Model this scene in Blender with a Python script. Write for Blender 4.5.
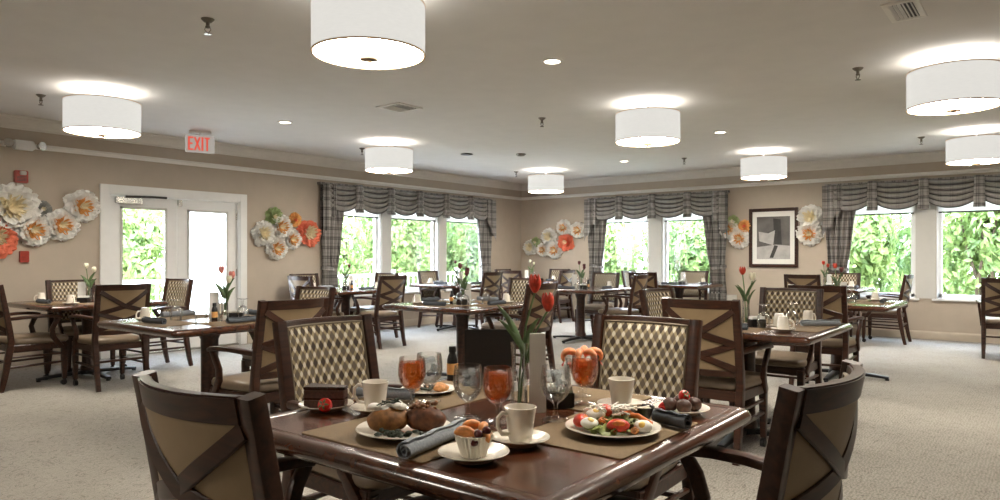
import bpy, bmesh, math, random
from mathutils import Vector, Matrix
PI = math.pi
S = bpy.context.scene
C = S.collection
for o in list(bpy.data.objects):
    bpy.data.objects.remove(o, do_unlink=True)

# ------------------------------------------------------------------ camera, sky, sun, exposure
YAW = math.radians(38)
cd = bpy.data.cameras.new('camera')
cam = bpy.data.objects.new('camera', cd); C.objects.link(cam)
cam.location = (0, 0, 1.23); cam.rotation_euler = (PI/2, 0, YAW)
cd.sensor_fit = 'HORIZONTAL'; cd.sensor_width = 36; cd.lens = 0.707*36
cd.shift_y = 0.006; cd.clip_start = 0.05; cd.clip_end = 200
S.camera = cam

W = bpy.data.worlds.new('sky'); S.world = W; W.use_nodes = True
wn = W.node_tree.nodes; wl = W.node_tree.links
bg = wn['Background']
geo = wn.new('ShaderNodeTexCoord'); sep = wn.new('ShaderNodeSeparateXYZ'); rmp = wn.new('ShaderNodeValToRGB')
wl.new(geo.outputs['Generated'], sep.inputs[0]); wl.new(sep.outputs['Z'], rmp.inputs[0])
rmp.color_ramp.elements[0].position = 0.0; rmp.color_ramp.elements[0].color = (0.90, 0.95, 1.0, 1)
rmp.color_ramp.elements[1].position = 0.8; rmp.color_ramp.elements[1].color = (0.60, 0.76, 1.0, 1)
wl.new(rmp.outputs[0], bg.inputs['Color']); bg.inputs['Strength'].default_value = 26.0

sd = bpy.data.lights.new('sun', 'SUN'); sd.energy = 8.0; sd.angle = 0.02; sd.color = (1.0, 0.95, 0.86)
sun = bpy.data.objects.new('sun', sd); C.objects.link(sun)
sun.rotation_euler = Vector((-0.42, 0.38, -1.0)).to_track_quat('-Z', 'Y').to_euler()

S.view_settings.view_transform = 'Standard'; S.view_settings.look = 'None'
S.view_settings.gamma = 1; S.view_settings.use_curve_mapping = False
S.view_settings.exposure = 0.52
S.cycles.max_bounces = 8; S.cycles.diffuse_bounces = 4; S.cycles.glossy_bounces = 6
S.cycles.transmission_bounces = 8; S.cycles.transparent_max_bounces = 16
S.cycles.caustics_reflective = False; S.cycles.caustics_refractive = False
S.cycles.sample_clamp_indirect = 6.0; S.cycles.use_denoising = True

LAMP_DOWN = 44.0      # emission of the round diffuser under each drum lamp
LAMP_SIDE = 0.53     # emission of the fabric drum
LAMP_UP = 3.4       # bulb light leaving the open top, watts
DOWNLIGHT = 10.0

# ------------------------------------------------------------------ materials
def srgb(r, g, b):
    f = lambda c: (c/255/12.92) if c/255 <= 0.04045 else ((c/255+0.055)/1.055)**2.4
    return (f(r), f(g), f(b), 1)
def newmat(name):
    m = bpy.data.materials.new(name); m.use_nodes = True
    nt = m.node_tree; p = nt.nodes['Principled BSDF']
    return m, nt, p
def N(nt, t, **kw):
    n = nt.nodes.new(t)
    for k, v in kw.items():
        setattr(n, k, v)
    return n
def mathn(nt, op, a, b=None):
    n = N(nt, 'ShaderNodeMath', operation=op)
    for i, v in enumerate((a, b)):
        if v is None: continue
        if isinstance(v, (int, float)): n.inputs[i].default_value = v
        else: nt.links.new(v, n.inputs[i])
    return n.outputs[0]
def ramp(nt, fac, stops):
    r = N(nt, 'ShaderNodeValToRGB'); nt.links.new(fac, r.inputs[0])
    e = r.color_ramp.elements
    e[0].position, e[0].color = stops[0]; e[1].position, e[1].color = stops[-1]
    for p, c in stops[1:-1]:
        x = e.new(p); x.color = c
    return r.outputs[0]
def plain(name, rgb, rough=0.5, metal=0.0, var=0.06, scale=40, bump=0.0, coat=0.0, stretch=None):
    """base colour with a little procedural variation"""
    m, nt, p = newmat(name)
    tc = N(nt, 'ShaderNodeTexCoord'); mp = N(nt, 'ShaderNodeMapping'); no = N(nt, 'ShaderNodeTexNoise')
    nt.links.new(tc.outputs['Object'], mp.inputs[0]); nt.links.new(mp.outputs[0], no.inputs['Vector'])
    if stretch: mp.inputs['Scale'].default_value = stretch
    no.inputs['Scale'].default_value = scale; no.inputs['Detail'].default_value = 4
    c = srgb(*rgb)
    lo = tuple(x*(1-var*2) for x in c[:3])+(1,); hi = tuple(min(1, x*(1+var*2)) for x in c[:3])+(1,)
    nt.links.new(ramp(nt, no.outputs['Fac'], [(0.3, lo), (0.7, hi)]), p.inputs['Base Color'])
    p.inputs['Roughness'].default_value = rough; p.inputs['Metallic'].default_value = metal
    if coat: p.inputs['Coat Weight'].default_value = coat; p.inputs['Coat Roughness'].default_value = 0.12
    if bump:
        b = N(nt, 'ShaderNodeBump'); b.inputs['Strength'].default_value = bump; b.inputs['Distance'].default_value = 0.004
        nt.links.new(no.outputs['Fac'], b.inputs['Height']); nt.links.new(b.outputs[0], p.inputs['Normal'])
    return m
def emitter(name, rgb, strength, var=0.0):
    m, nt, p = newmat(name)
    p.inputs['Base Color'].default_value = (.12, .12, .115, 1); p.inputs['Roughness'].default_value = 0.8
    p.inputs['Emission Color'].default_value = srgb(*rgb); p.inputs['Emission Strength'].default_value = strength
    if var:
        tc = N(nt, 'ShaderNodeTexCoord'); no = N(nt, 'ShaderNodeTexNoise'); mp = N(nt, 'ShaderNodeMapping')
        mp.inputs['Scale'].default_value = (1, 1, 6)
        nt.links.new(tc.outputs['Object'], mp.inputs[0]); nt.links.new(mp.outputs[0], no.inputs['Vector']); no.inputs['Scale'].default_value = 25
        v = mathn(nt, 'MULTIPLY_ADD', no.outputs['Fac'], var); v.node.inputs[2].default_value = strength-var/2
        nt.links.new(v, p.inputs['Emission Strength'])
    return m
def clear(name, tint=(255, 255, 255), refl=1.0):
    """thin clear glass: see-through with fresnel reflections"""
    m, nt, p = newmat(name); nt.nodes.remove(p)
    out = nt.nodes['Material Output']
    tr = N(nt, 'ShaderNodeBsdfTransparent'); gl = N(nt, 'ShaderNodeBsdfGlossy'); mx = N(nt, 'ShaderNodeMixShader'); fr = N(nt, 'ShaderNodeLayerWeight')
    tr.inputs[0].default_value = srgb(*tint); gl.inputs['Roughness'].default_value = 0.03
    fr.inputs['Blend'].default_value = 0.33
    f = mathn(nt, 'MINIMUM', mathn(nt, 'MULTIPLY', fr.outputs['Fresnel'], refl), 0.5)
    nt.links.new(f, mx.inputs[0]); nt.links.new(tr.outputs[0], mx.inputs[1]); nt.links.new(gl.outputs[0], mx.inputs[2])
    nt.links.new(mx.outputs[0], out.inputs[0])
    return m
def liquid(name, rgb, ior, trans=0.9, rough=0.05):
    m, nt, p = newmat(name)
    p.inputs['Base Color'].default_value = srgb(*rgb); p.inputs['Transmission Weight'].default_value = trans
    p.inputs['IOR'].default_value = ior; p.inputs['Roughness'].default_value = rough
    return m
def wood(name, c1, c2, rough=0.3, coat=0.4, stretch=(3, 30, 30)):
    m, nt, p = newmat(name)
    tc = N(nt, 'ShaderNodeTexCoord'); mp = N(nt, 'ShaderNodeMapping'); no = N(nt, 'ShaderNodeTexNoise')
    mp.inputs['Scale'].default_value = stretch
    nt.links.new(tc.outputs['Object'], mp.inputs[0]); nt.links.new(mp.outputs[0], no.inputs['Vector'])
    no.inputs['Scale'].default_value = 1.6; no.inputs['Detail'].default_value = 6; no.inputs['Distortion'].default_value = 0.6
    nt.links.new(ramp(nt, no.outputs['Fac'], [(0.3, srgb(*c1)), (0.72, srgb(*c2))]), p.inputs['Base Color'])
    p.inputs['Roughness'].default_value = rough; p.inputs['Coat Weight'].default_value = coat; p.inputs['Coat Roughness'].default_value = 0.15; p.inputs['Specular IOR Level'].default_value = 0.36
    return m

M = {}
M['wall'] = plain('wall_paint', (182, 169, 153), 0.85, var=0.015, scale=6)
M['ceil'] = plain('ceiling_paint', (228, 225, 221), 0.9, var=0.01, scale=5)
M['trim'] = plain('trim_paint', (222, 217, 209), 0.55, var=0.015, scale=8)
M['railtrim'] = plain('white_rail_paint', (238, 235, 229), 0.5, var=0.01, scale=8)
M['base'] = plain('baseboard_paint', (196, 184, 168), 0.6, var=0.02, scale=8)
M['white'] = plain('white_paint', (234, 233, 230), 0.5, var=0.01, scale=9)
M['post'] = plain('grey_white_paint', (205, 203, 197), 0.55, var=0.01, scale=9)
M['wood'] = wood('walnut_chair_wood', (36, 19, 11), (68, 38, 23), 0.38, 0.08)
M['woodtop'] = wood('walnut_table_wood', (56, 29, 17), (98, 55, 32), 0.24, 0.6, (2, 22, 22))
M['woodedge'] = wood('walnut_table_edge_wood', (48, 26, 16), (86, 48, 29), 0.25, 0.6, (14, 14, 14))
M['vinyl'] = plain('taupe_vinyl', (120, 104, 86), 0.42, var=0.04, scale=20, bump=0.05)
M['tan'] = plain('tan_back_vinyl', (136, 115, 86), 0.5, var=0.03, scale=20)
M['pipe'] = plain('taupe_piping', (108, 95, 76), 0.55)
M['iron'] = plain('black_cast_iron', (26, 25, 25), 0.45, metal=0.3, var=0.1)
M['blackplastic'] = plain('black_plastic', (20, 19, 19), 0.35)
M['chrome'] = plain('polished_metal', (190, 188, 182), 0.22, metal=1.0, var=0.03)
M['brass'] = plain('brushed_brass', (176, 140, 90), 0.35, metal=0.8, var=0.03)
M['china'] = plain('white_china', (226, 219, 206), 0.22, var=0.01, coat=0.3)
M['napkin'] = plain('grey_napkin_cloth', (142, 148, 154), 0.85, var=0.08, scale=160, bump=0.3)
M['darknapkin'] = plain('charcoal_napkin_cloth', (80, 85, 92), 0.85, var=0.08, scale=160, bump=0.3)
M['mat'] = plain('woven_tan_placemat', (118, 97, 68), 0.8, var=0.14, scale=200, bump=0.4, stretch=(1, 6, 1))
M['paper'] = plain('white_card', (232, 230, 224), 0.7, var=0.01)
M['board'] = plain('black_menu_leatherette', (22, 18, 17), 0.5, var=0.1, scale=120, bump=0.1)
M['glass'] = clear('clear_glass')
M['pane'] = clear('window_glass', refl=0.5)
M['water'] = clear('water', (246, 249, 250), 0.7)
def cloudy(name, tint, body, mixv):
    """a clear tinted body with some cloudiness and a gloss"""
    m, nt, p = newmat(name); out = nt.nodes['Material Output']
    p.inputs['Base Color'].default_value = srgb(*body); p.inputs['Roughness'].default_value = 0.08
    tl = N(nt, 'ShaderNodeBsdfTranslucent'); tl.inputs[0].default_value = srgb(*body)
    m0 = N(nt, 'ShaderNodeMixShader'); m0.inputs[0].default_value = 0.55
    nt.links.new(p.outputs[0], m0.inputs[1]); nt.links.new(tl.outputs[0], m0.inputs[2])
    tr = N(nt, 'ShaderNodeBsdfTransparent'); tr.inputs[0].default_value = srgb(*tint)
    mx = N(nt, 'ShaderNodeMixShader'); mx.inputs[0].default_value = mixv
    nt.links.new(tr.outputs[0], mx.inputs[1]); nt.links.new(m0.outputs[0], mx.inputs[2]); nt.links.new(mx.outputs[0], out.inputs[0])
    return m
M['ice'] = cloudy('ice', (246, 247, 247), (244, 245, 245), 0.22)
M['tea'] = cloudy('iced_tea', (250, 186, 110), (194, 98, 32), 0.45)
M['lampside'] = emitter('lit_linen_drum', (250, 247, 240), LAMP_SIDE, 0.06)
M['lampdown'] = emitter('lit_diffuser', (255, 246, 232), LAMP_DOWN)
M['spot'] = emitter('lit_downlight', (255, 240, 214), DOWNLIGHT)
M['lampband'] = plain('tan_lamp_binding', (216, 184, 146), 0.6)
M['leaf_s'] = plain('tulip_leaf', (92, 116, 74), 0.5, var=0.15, scale=30)
M['t_red'] = plain('red_petal', (196, 62, 40), 0.45, var=0.18, scale=60)
M['t_pink'] = plain('pink_petal', (214, 132, 122), 0.45, var=0.12, scale=60)
M['t_dark'] = plain('maroon_petal', (96, 44, 44), 0.5, var=0.15, scale=60)
M['t_white'] = plain('cream_petal', (226, 222, 196), 0.5, var=0.06, scale=60)
M['pf_white'] = plain('white_tissue_paper', (234, 232, 227), 0.85, var=0.04, scale=30)
M['pf_orange'] = plain('orange_tissue_paper', (246, 178, 108), 0.85, var=0.12, scale=40)
M['pf_yellow'] = plain('pale_yellow_tissue_paper', (242, 228, 196), 0.85, var=0.08, scale=40)
M['pf_coral'] = plain('coral_tissue_paper', (240, 134, 104), 0.85, var=0.12, scale=40)
M['pf_green'] = plain('green_tissue_paper', (168, 184, 132), 0.85, var=0.12, scale=40)
M['pf_grey'] = plain('grey_tissue_paper', (150, 150, 146), 0.85, var=0.1, scale=40)
M['red'] = plain('red_alarm_plastic', (158, 52, 34), 0.4)
M['exitred'] = emitter('lit_red_letters', (222, 62, 34), 0.75)
M['exitface'] = emitter('lit_sign_face', (235, 226, 216), 0.3)
M['choc'] = plain('chocolate_cake', (70, 40, 26), 0.55, var=0.2, scale=120, bump=0.4)
M['choctop'] = plain('chocolate_glaze', (48, 26, 18), 0.25, var=0.1)
M['berry'] = plain('strawberry_red', (196, 34, 24), 0.35, var=0.15, scale=90, bump=0.2)
M['potato'] = plain('potato_skin', (136, 92, 48), 0.65, var=0.22, scale=60, bump=0.3)
M['sweet'] = plain('sweet_potato_skin', (104, 62, 36), 0.6, var=0.25, scale=60, bump=0.3)
M['cream'] = plain('sour_cream', (238, 234, 224), 0.45, var=0.02)
M['nut'] = plain('pecan', (122, 76, 40), 0.5, var=0.25, scale=80)
M['greens'] = plain('dark_greens', (46, 54, 40), 0.55, var=0.3, scale=60)
M['lettuce'] = plain('lettuce', (142, 152, 84), 0.5, var=0.25, scale=50)
M['tomato'] = plain('tomato', (206, 58, 30), 0.3, var=0.15, scale=50)
M['eggw'] = plain('egg_white', (240, 236, 226), 0.35, var=0.02)
M['eggy'] = plain('egg_yolk', (230, 190, 90), 0.5, var=0.08)
M['carrot'] = plain('orange_vegetable', (222, 122, 50), 0.4, var=0.15, scale=60)
M['chicken'] = plain('breaded_pieces', (200, 142, 86), 0.6, var=0.2, scale=90, bump=0.3)
M['citrus'] = plain('orange_segment', (240, 158, 92), 0.35, var=0.12, scale=60)
M['grape'] = plain('dark_grape', (84, 34, 34), 0.25, var=0.15)
M['liner'] = plain('paper_cup_liner', (238, 232, 218), 0.6, var=0.03)
M['shrimp'] = plain('cooked_shrimp', (230, 148, 98), 0.4, var=0.16, scale=60)
M['dressing'] = plain('creamy_dressing', (232, 222, 196), 0.35, var=0.03)
M['finial'] = plain('aged_bronze', (122, 100, 76), 0.6, var=0.05)
M['sprink'] = plain('dull_nickel', (120, 114, 104), 0.3, metal=0.9, var=0.08)
M['dark'] = plain('dark_void_metal', (62, 58, 54), 0.6)
M['shade'] = cloudy('white_roller_fabric', (255, 255, 255), (236, 234, 230), 0.97)
M['lawn'] = plain('lawn_grass', (176, 176, 160), 0.9, var=0.2, scale=12)
M['patio'] = plain('porch_concrete', (214, 211, 204), 0.9, var=0.06, scale=12)
M['bark'] = plain('bark', (84, 70, 56), 0.9, var=0.2, scale=20)

def leafmat(name, a, b):
    m, nt, p = newmat(name); out = nt.nodes['Material Output']
    oi = N(nt, 'ShaderNodeTexCoord'); no = N(nt, 'ShaderNodeTexNoise'); no.inputs['Scale'].default_value = 3.5; no.inputs['Detail'].default_value = 3
    nt.links.new(oi.outputs['Object'], no.inputs['Vector'])
    col = ramp(nt, no.outputs['Fac'], [(0.35, srgb(*a)), (0.65, srgb(*b))])
    nt.links.new(col, p.inputs['Base Color']); p.inputs['Roughness'].default_value = 0.5
    t = N(nt, 'ShaderNodeBsdfTranslucent'); nt.links.new(col, t.inputs[0])
    mx = N(nt, 'ShaderNodeMixShader'); mx.inputs[0].default_value = 0.4
    nt.links.new(p.outputs[0], mx.inputs[1]); nt.links.new(t.outputs[0], mx.inputs[2]); nt.links.new(mx.outputs[0], out.inputs[0])
    return m
M['leafA'] = leafmat('bright_leaves', (88, 112, 58), (150, 170, 102))
M['leafB'] = leafmat('mid_green_leaves', (74, 100, 52), (130, 154, 90))

def carpet():
    m, nt, p = newmat('patterned_carpet')
    tc = N(nt, 'ShaderNodeTexCoord')
    big = N(nt, 'ShaderNodeTexNoise'); big.inputs['Scale'].default_value = 1.1; big.inputs['Detail'].default_value = 3
    wav = N(nt, 'ShaderNodeTexWave'); wav.inputs['Scale'].default_value = 16; wav.inputs['Distortion'].default_value = 9; wav.inputs['Detail'].default_value = 3; wav.inputs['Detail Scale'].default_value = 1.6
    vor = N(nt, 'ShaderNodeTexNoise'); vor.inputs['Scale'].default_value = 240; vor.inputs['Detail'].default_value = 2
    scr = N(nt, 'ShaderNodeTexNoise'); scr.inputs['Scale'].default_value = 7; scr.inputs['Detail'].default_value = 5; scr.inputs['Distortion'].default_value = 2.5
    for n in (big, wav, vor, scr): nt.links.new(tc.outputs['Object'], n.inputs['Vector'])
    line = mathn(nt, 'ABSOLUTE', mathn(nt, 'SUBTRACT', scr.outputs['Fac'], 0.5))
    line = mathn(nt, 'MULTIPLY', mathn(nt, 'LESS_THAN', line, 0.012), 0.16)
    v = mathn(nt, 'ADD', mathn(nt, 'MULTIPLY', wav.outputs['Fac'], 0.12), mathn(nt, 'MULTIPLY', vor.outputs['Fac'], 0.55))
    v = mathn(nt, 'ADD', v, mathn(nt, 'MULTIPLY', big.outputs['Fac'], 0.2))
    v = mathn(nt, 'SUBTRACT', v, line)
    nt.links.new(ramp(nt, v, [(0.2, srgb(108, 102, 93)), (0.66, srgb(186, 180, 170))]), p.inputs['Base Color'])
    p.inputs['Roughness'].default_value = 0.95
    b = N(nt, 'ShaderNodeBump'); b.inputs['Strength'].default_value = 0.5; b.inputs['Distance'].default_value = 0.006
    nt.links.new(v, b.inputs['Height']); nt.links.new(b.outputs[0], p.inputs['Normal'])
    return m
M['carpet'] = carpet()

def diamonds(name, sx, sz, dark, mid, lat, pale):
    m, nt, p = newmat(name)
    tc = N(nt, 'ShaderNodeTexCoord'); sp = N(nt, 'ShaderNodeSeparateXYZ'); nt.links.new(tc.outputs['Object'], sp.inputs[0])
    u = mathn(nt, 'DIVIDE', sp.outputs['X'], sx); v = mathn(nt, 'DIVIDE', sp.outputs['Z'], sz)
    a = mathn(nt, 'ADD', u, v); b = mathn(nt, 'SUBTRACT', u, v)
    fa = mathn(nt, 'FRACT', a); fb = mathn(nt, 'FRACT', b)
    ea = mathn(nt, 'MINIMUM', fa, mathn(nt, 'SUBTRACT', 1.0, fa)); eb = mathn(nt, 'MINIMUM', fb, mathn(nt, 'SUBTRACT', 1.0, fb))
    e = mathn(nt, 'MINIMUM', ea, eb); e2 = mathn(nt, 'MAXIMUM', ea, eb)
    row = mathn(nt, 'PINGPONG', mathn(nt, 'SUBTRACT', mathn(nt, 'FLOOR', a), mathn(nt, 'FLOOR', b)), 1.0)
    inner = ramp(nt, row, [(0.45, srgb(*dark)), (0.55, srgb(*mid))])
    lattice = ramp(nt, e2, [(0.2, srgb(*pale)), (0.26, srgb(*lat))])
    mx = N(nt, 'ShaderNodeMix', data_type='RGBA')
    nt.links.new(mathn(nt, 'LESS_THAN', e, 0.17), mx.inputs['Factor']); nt.links.new(inner, mx.inputs[6]); nt.links.new(lattice, mx.inputs[7])
    nt.links.new(mx.outputs[2], p.inputs['Base Color']); p.inputs['Roughness'].default_value = 0.8
    return m
M['fabric'] = diamonds('diamond_chair_fabric', 0.042, 0.066, (66, 53, 41), (104, 92, 76), (154, 138, 108), (212, 204, 184))

def plaid(name='grey_plaid_cloth', coord='Object', zname='Z', wx=0.5):
    m, nt, p = newmat(name)
    tc = N(nt, 'ShaderNodeTexCoord'); sp = N(nt, 'ShaderNodeSeparateXYZ'); nt.links.new(tc.outputs[coord], sp.inputs[0])
    def bands(sock, per, off):
        f = mathn(nt, 'FRACT', mathn(nt, 'ADD', mathn(nt, 'DIVIDE', sock, per), off))
        r = N(nt, 'ShaderNodeValToRGB'); nt.links.new(f, r.inputs[0]); r.color_ramp.interpolation = 'CONSTANT'
        e = r.color_ramp.elements
        for k, (pos, v) in enumerate([(0.0, 0.75), (0.3, 0.25), (0.42, 0.6), (0.5, 0.12), (0.58, 0.6), (0.7, 0.95), (0.74, 0.75), (0.9, 0.4), (0.94, 0.75)]):
            x = e[k] if k < 2 else e.new(pos)
            x.position = pos; x.color = (v, v, v, 1)
        return r.outputs[0]
    bx = bands(sp.outputs['X'], 0.15, 0.13); bz = bands(sp.outputs[zname], 0.15, 0.4)
    v = mathn(nt, 'ADD', mathn(nt, 'MULTIPLY', bx, wx), mathn(nt, 'MULTIPLY', bz, 1-wx))
    nt.links.new(ramp(nt, v, [(0.1, srgb(52, 50, 49)), (0.5, srgb(112, 109, 106)), (0.9, srgb(176, 172, 167))]), p.inputs['Base Color'])
    p.inputs['Roughness'].default_value = 0.85
    return m
M['plaid'] = plaid()
M['plaid_swag'] = plaid('grey_plaid_gathered_cloth', 'UV', 'Y', 0.12)
M['plaid_tab'] = plaid('grey_plaid_tab_cloth', 'UV', 'Y', 0.4)

def drawing():
    """a soft grey charcoal still life: generic stand-in for the framed print"""
    m, nt, p = newmat('grey_print_paper')
    tc = N(nt, 'ShaderNodeTexCoord'); no = N(nt, 'ShaderNodeTexNoise'); no.inputs['Scale'].default_value = 3; no.inputs['Detail'].default_value = 4
    nt.links.new(tc.outputs['Object'], no.inputs['Vector'])
    nt.links.new(ramp(nt, no.outputs['Fac'], [(0.3, srgb(60, 57, 55)), (0.7, srgb(112, 108, 104))]), p.inputs['Base Color'])
    return m
M['print'] = drawing()
M['printpale'] = plain('pale_print_grey', (176, 173, 169), 0.8, var=0.08, scale=8)
M['printdark'] = plain('dark_print_grey', (64, 62, 60), 0.8, var=0.12, scale=8)

# ------------------------------------------------------------------ mesh builder
class MB:
    def __init__(s): s.v = []; s.f = []; s.uv = None
    def add(s, vs, fs):
        b = len(s.v); s.v += [tuple(v) for v in vs]; s.f += [tuple(b+i for i in f) for f in fs]
        return s
    def box(s, c, d, rz=0.0, rx=0.0, ry=0.0):
        m = Matrix.Translation(c) @ Matrix.Rotation(rz, 4, 'Z') @ Matrix.Rotation(ry, 4, 'Y') @ Matrix.Rotation(rx, 4, 'X')
        vs = [m @ Vector((sx*d[0]/2, sy*d[1]/2, sz*d[2]/2)) for sx in (-1, 1) for sy in (-1, 1) for sz in (-1, 1)]
        return s.add(vs, [(0, 1, 3, 2), (4, 6, 7, 5), (0, 4, 5, 1), (2, 3, 7, 6), (0, 2, 6, 4), (1, 5, 7, 3)])
    def span(s, a, b):
        return s.box([(a[i]+b[i])/2 for i in range(3)], [abs(b[i]-a[i]) for i in range(3)])
    def rings(s, rs, close=True, cap0=True, cap1=True):
        n = len(rs[0]); vs = [p for r in rs for p in r]; fs = []
        for i in range(len(rs)-1):
            for j in range(n if close else n-1):
                k = (j+1) % n
                fs.append((i*n+j, i*n+k, (i+1)*n+k, (i+1)*n+j))
        if cap0: fs.append(tuple(reversed(range(n))))
        if cap1: fs.append(tuple((len(rs)-1)*n+j for j in range(n)))
        return s.add(vs, fs)
    def lathe(s, prof, n=20, c=(0, 0, 0), cap0=True, cap1=True, mod=None):
        rs = []
        for r, z in prof:
            rs.append([(c[0]+max(r, 1e-4)*(mod(j/n, z) if mod else 1)*math.cos(2*PI*j/n), c[1]+max(r, 1e-4)*(mod(j/n, z) if mod else 1)*math.sin(2*PI*j/n), c[2]+z) for j in range(n)])
        return s.rings(rs, True, cap0, cap1)
    def sweep(s, path, sec, ref=(1, 0, 0), scale=None, caps=True):
        ps = [Vector(p) for p in path]; rs = []; ref = Vector(ref)
        for i, p in enumerate(ps):
            t = (ps[min(i+1, len(ps)-1)]-ps[max(i-1, 0)]).normalized()
            up = t.cross(ref)
            if up.length < 1e-4: up = t.orthogonal()
            up.normalize(); side = up.cross(t).normalized()
            k = scale[i] if scale else 1.0
            kx, ky = k if isinstance(k, tuple) else (k, k)
            rs.append([p+side*(a*kx)+up*(b*ky) for a, b in sec])
        return s.rings(rs, True, caps, caps)
    def tube(s, path, r, n=8, ref=(0.13, 0.97, 0.2), scale=None):
        return s.sweep(path, [(r*math.cos(2*PI*j/n), r*math.sin(2*PI*j/n)) for j in range(n)], ref, scale)
    def ball(s, c, r, nu=14, nv=8, wob=0.0, rnd=None, rot=None):
        r = (r, r, r) if isinstance(r, (int, float)) else r
        rs = []
        for i in range(nv+1):
            th = PI*i/nv; k = max(math.sin(th), 0.02)
            ring = []
            for j in range(nu):
                w = 1+(rnd.uniform(-wob, wob) if rnd else 0)
                v = Vector((r[0]*k*math.cos(2*PI*j/nu)*w, r[1]*k*math.sin(2*PI*j/nu)*w, -r[2]*math.cos(th)*w))
                if rot: v = rot @ v
                ring.append(tuple(Vector(c)+v))
            rs.append(ring)
        return s.rings(rs)
    def grid(s, fn, nu, nv):
        vs = [fn(i/nu, j/nv) for j in range(nv+1) for i in range(nu+1)]
        fs = [(j*(nu+1)+i, j*(nu+1)+i+1, (j+1)*(nu+1)+i+1, (j+1)*(nu+1)+i) for j in range(nv) for i in range(nu)]
        return s.add(vs, fs)
    def slab(s, fn, nu, nv, off, uv=None):
        """closed sheet: fn(u,v) front, front+off(u,v) back"""
        f = [Vector(fn(i/nu, j/nv)) for j in range(nv+1) for i in range(nu+1)]
        b = [f[j*(nu+1)+i]+Vector(off(i/nu, j/nv) if callable(off) else off) for j in range(nv+1) for i in range(nu+1)]
        n = len(f); fs = []
        I = lambda i, j: j*(nu+1)+i
        for j in range(nv):
            for i in range(nu):
                fs.append((I(i, j), I(i+1, j), I(i+1, j+1), I(i, j+1))); fs.append((n+I(i, j), n+I(i, j+1), n+I(i+1, j+1), n+I(i+1, j)))
        for i in range(nu):
            fs.append((I(i, 0), n+I(i, 0), n+I(i+1, 0), I(i+1, 0))); fs.append((I(i, nv), I(i+1, nv), n+I(i+1, nv), n+I(i, nv)))
        for j in range(nv):
            fs.append((I(0, j), I(0, j+1), n+I(0, j+1), n+I(0, j))); fs.append((I(nu, j), n+I(nu, j), n+I(nu, j+1), I(nu, j+1)))
        if uv: s.uv = {k: ((k % n) % (nu+1)/nu*uv[0], (k % n)//(nu+1)/nv*uv[1]) for k in range(2*n)}
        return s.add(f+b, fs)
    def build(s, name, mat, parent=None, bevel=0.0, smooth=True, loc=None, kind=None, angle=38):
        me = bpy.data.meshes.new(name); me.from_pydata(s.v, [], s.f)
        bm = bmesh.new(); bm.from_mesh(me)
        bmesh.ops.recalc_face_normals(bm, faces=bm.faces)
        if bevel:
            ed = [e for e in bm.edges if len(e.link_faces) == 2 and e.calc_face_angle(0) > 0.6]
            bmesh.ops.bevel(bm, geom=ed, offset=bevel, segments=2, affect='EDGES', clamp_overlap=True)
        bm.to_mesh(me); bm.free()
        if s.uv:
            lay = me.uv_layers.new(name='cloth')
            for lp in me.loops: lay.data[lp.index].uv = s.uv[lp.vertex_index]
        me.materials.append(M[mat] if isinstance(mat, str) else mat)
        if smooth:
            me.polygons.foreach_set('use_smooth', [True]*len(me.polygons))
            me.set_sharp_from_angle(angle=math.radians(angle))
        o = bpy.data.objects.new(name, me); C.objects.link(o)
        if parent: o.parent = parent
        if loc: o.location = loc
        if kind: o['kind'] = kind
        return o
def rrect(w, h, r, n=2):
    pts = []
    for cx, cy, a0 in ((w/2-r, h/2-r, 0), (-w/2+r, h/2-r, 90), (-w/2+r, -h/2+r, 180), (w/2-r, -h/2+r, 270)):
        for k in range(n+1):
            a = math.radians(a0+90*k/n); pts.append((cx+r*math.cos(a), cy+r*math.sin(a)))
    return pts
def lerp(a, b, t): return a+(b-a)*t
def thing(name, label, cat, loc=(0, 0, 0), rz=0.0, group=None):
    o = bpy.data.objects.new(name, None); C.objects.link(o)
    o.empty_display_size = 0.1
    return tag(o, label, cat, loc, rz, group)
def tag(o, label, cat, loc=None, rz=None, group=None):
    if loc is not None: o.location = loc
    if rz is not None: o.rotation_euler[2] = rz
    o['label'] = label; o['category'] = cat
    if group: o['group'] = group
    elif 'group' in o: del o['group']
    return o
KIDS = {}
def dup(o, label, cat, loc, rz=0.0, group=None, rx=None, scale=None):
    """a copy of a thing with copies of its parts and sub-parts"""
    def cp(x, par):
        c = x.copy(); C.objects.link(c)
        if par: c.parent = par
        for ch in [k for k in ALLCH(x)]: cp(ch, c)
        return c
    c = cp(o, None)
    if rx is not None: c.rotation_euler[0] = rx
    if scale: c.scale = scale if isinstance(scale, tuple) else (scale,)*3
    return tag(c, label, cat, loc, rz, group)
def ALLCH(x):
    if x.name not in KIDS: KIDS[x.name] = list(x.children)
    return KIDS[x.name]
USED = set()
def put(proto, label, cat, loc, rz=0.0, group=None, rx=None, scale=None):
    """the first time places the prototype itself, afterwards copies it"""
    if proto.name not in USED:
        USED.add(proto.name); ALLCH(proto)
        for ch in list(proto.children): ALLCH(ch)
        PROTO_STATE[proto.name] = True
        tag(proto, label, cat, loc, rz, group)
        if rx is not None: proto.rotation_euler[0] = rx
        if scale: proto.scale = scale if isinstance(scale, tuple) else (scale,)*3
        return proto
    c = dup(proto, label, cat, loc, rz, group, rx if rx is not None else 0.0, scale if scale else 1.0)
    return c
PROTO_STATE = {}
rnd = random.Random(11)

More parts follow.
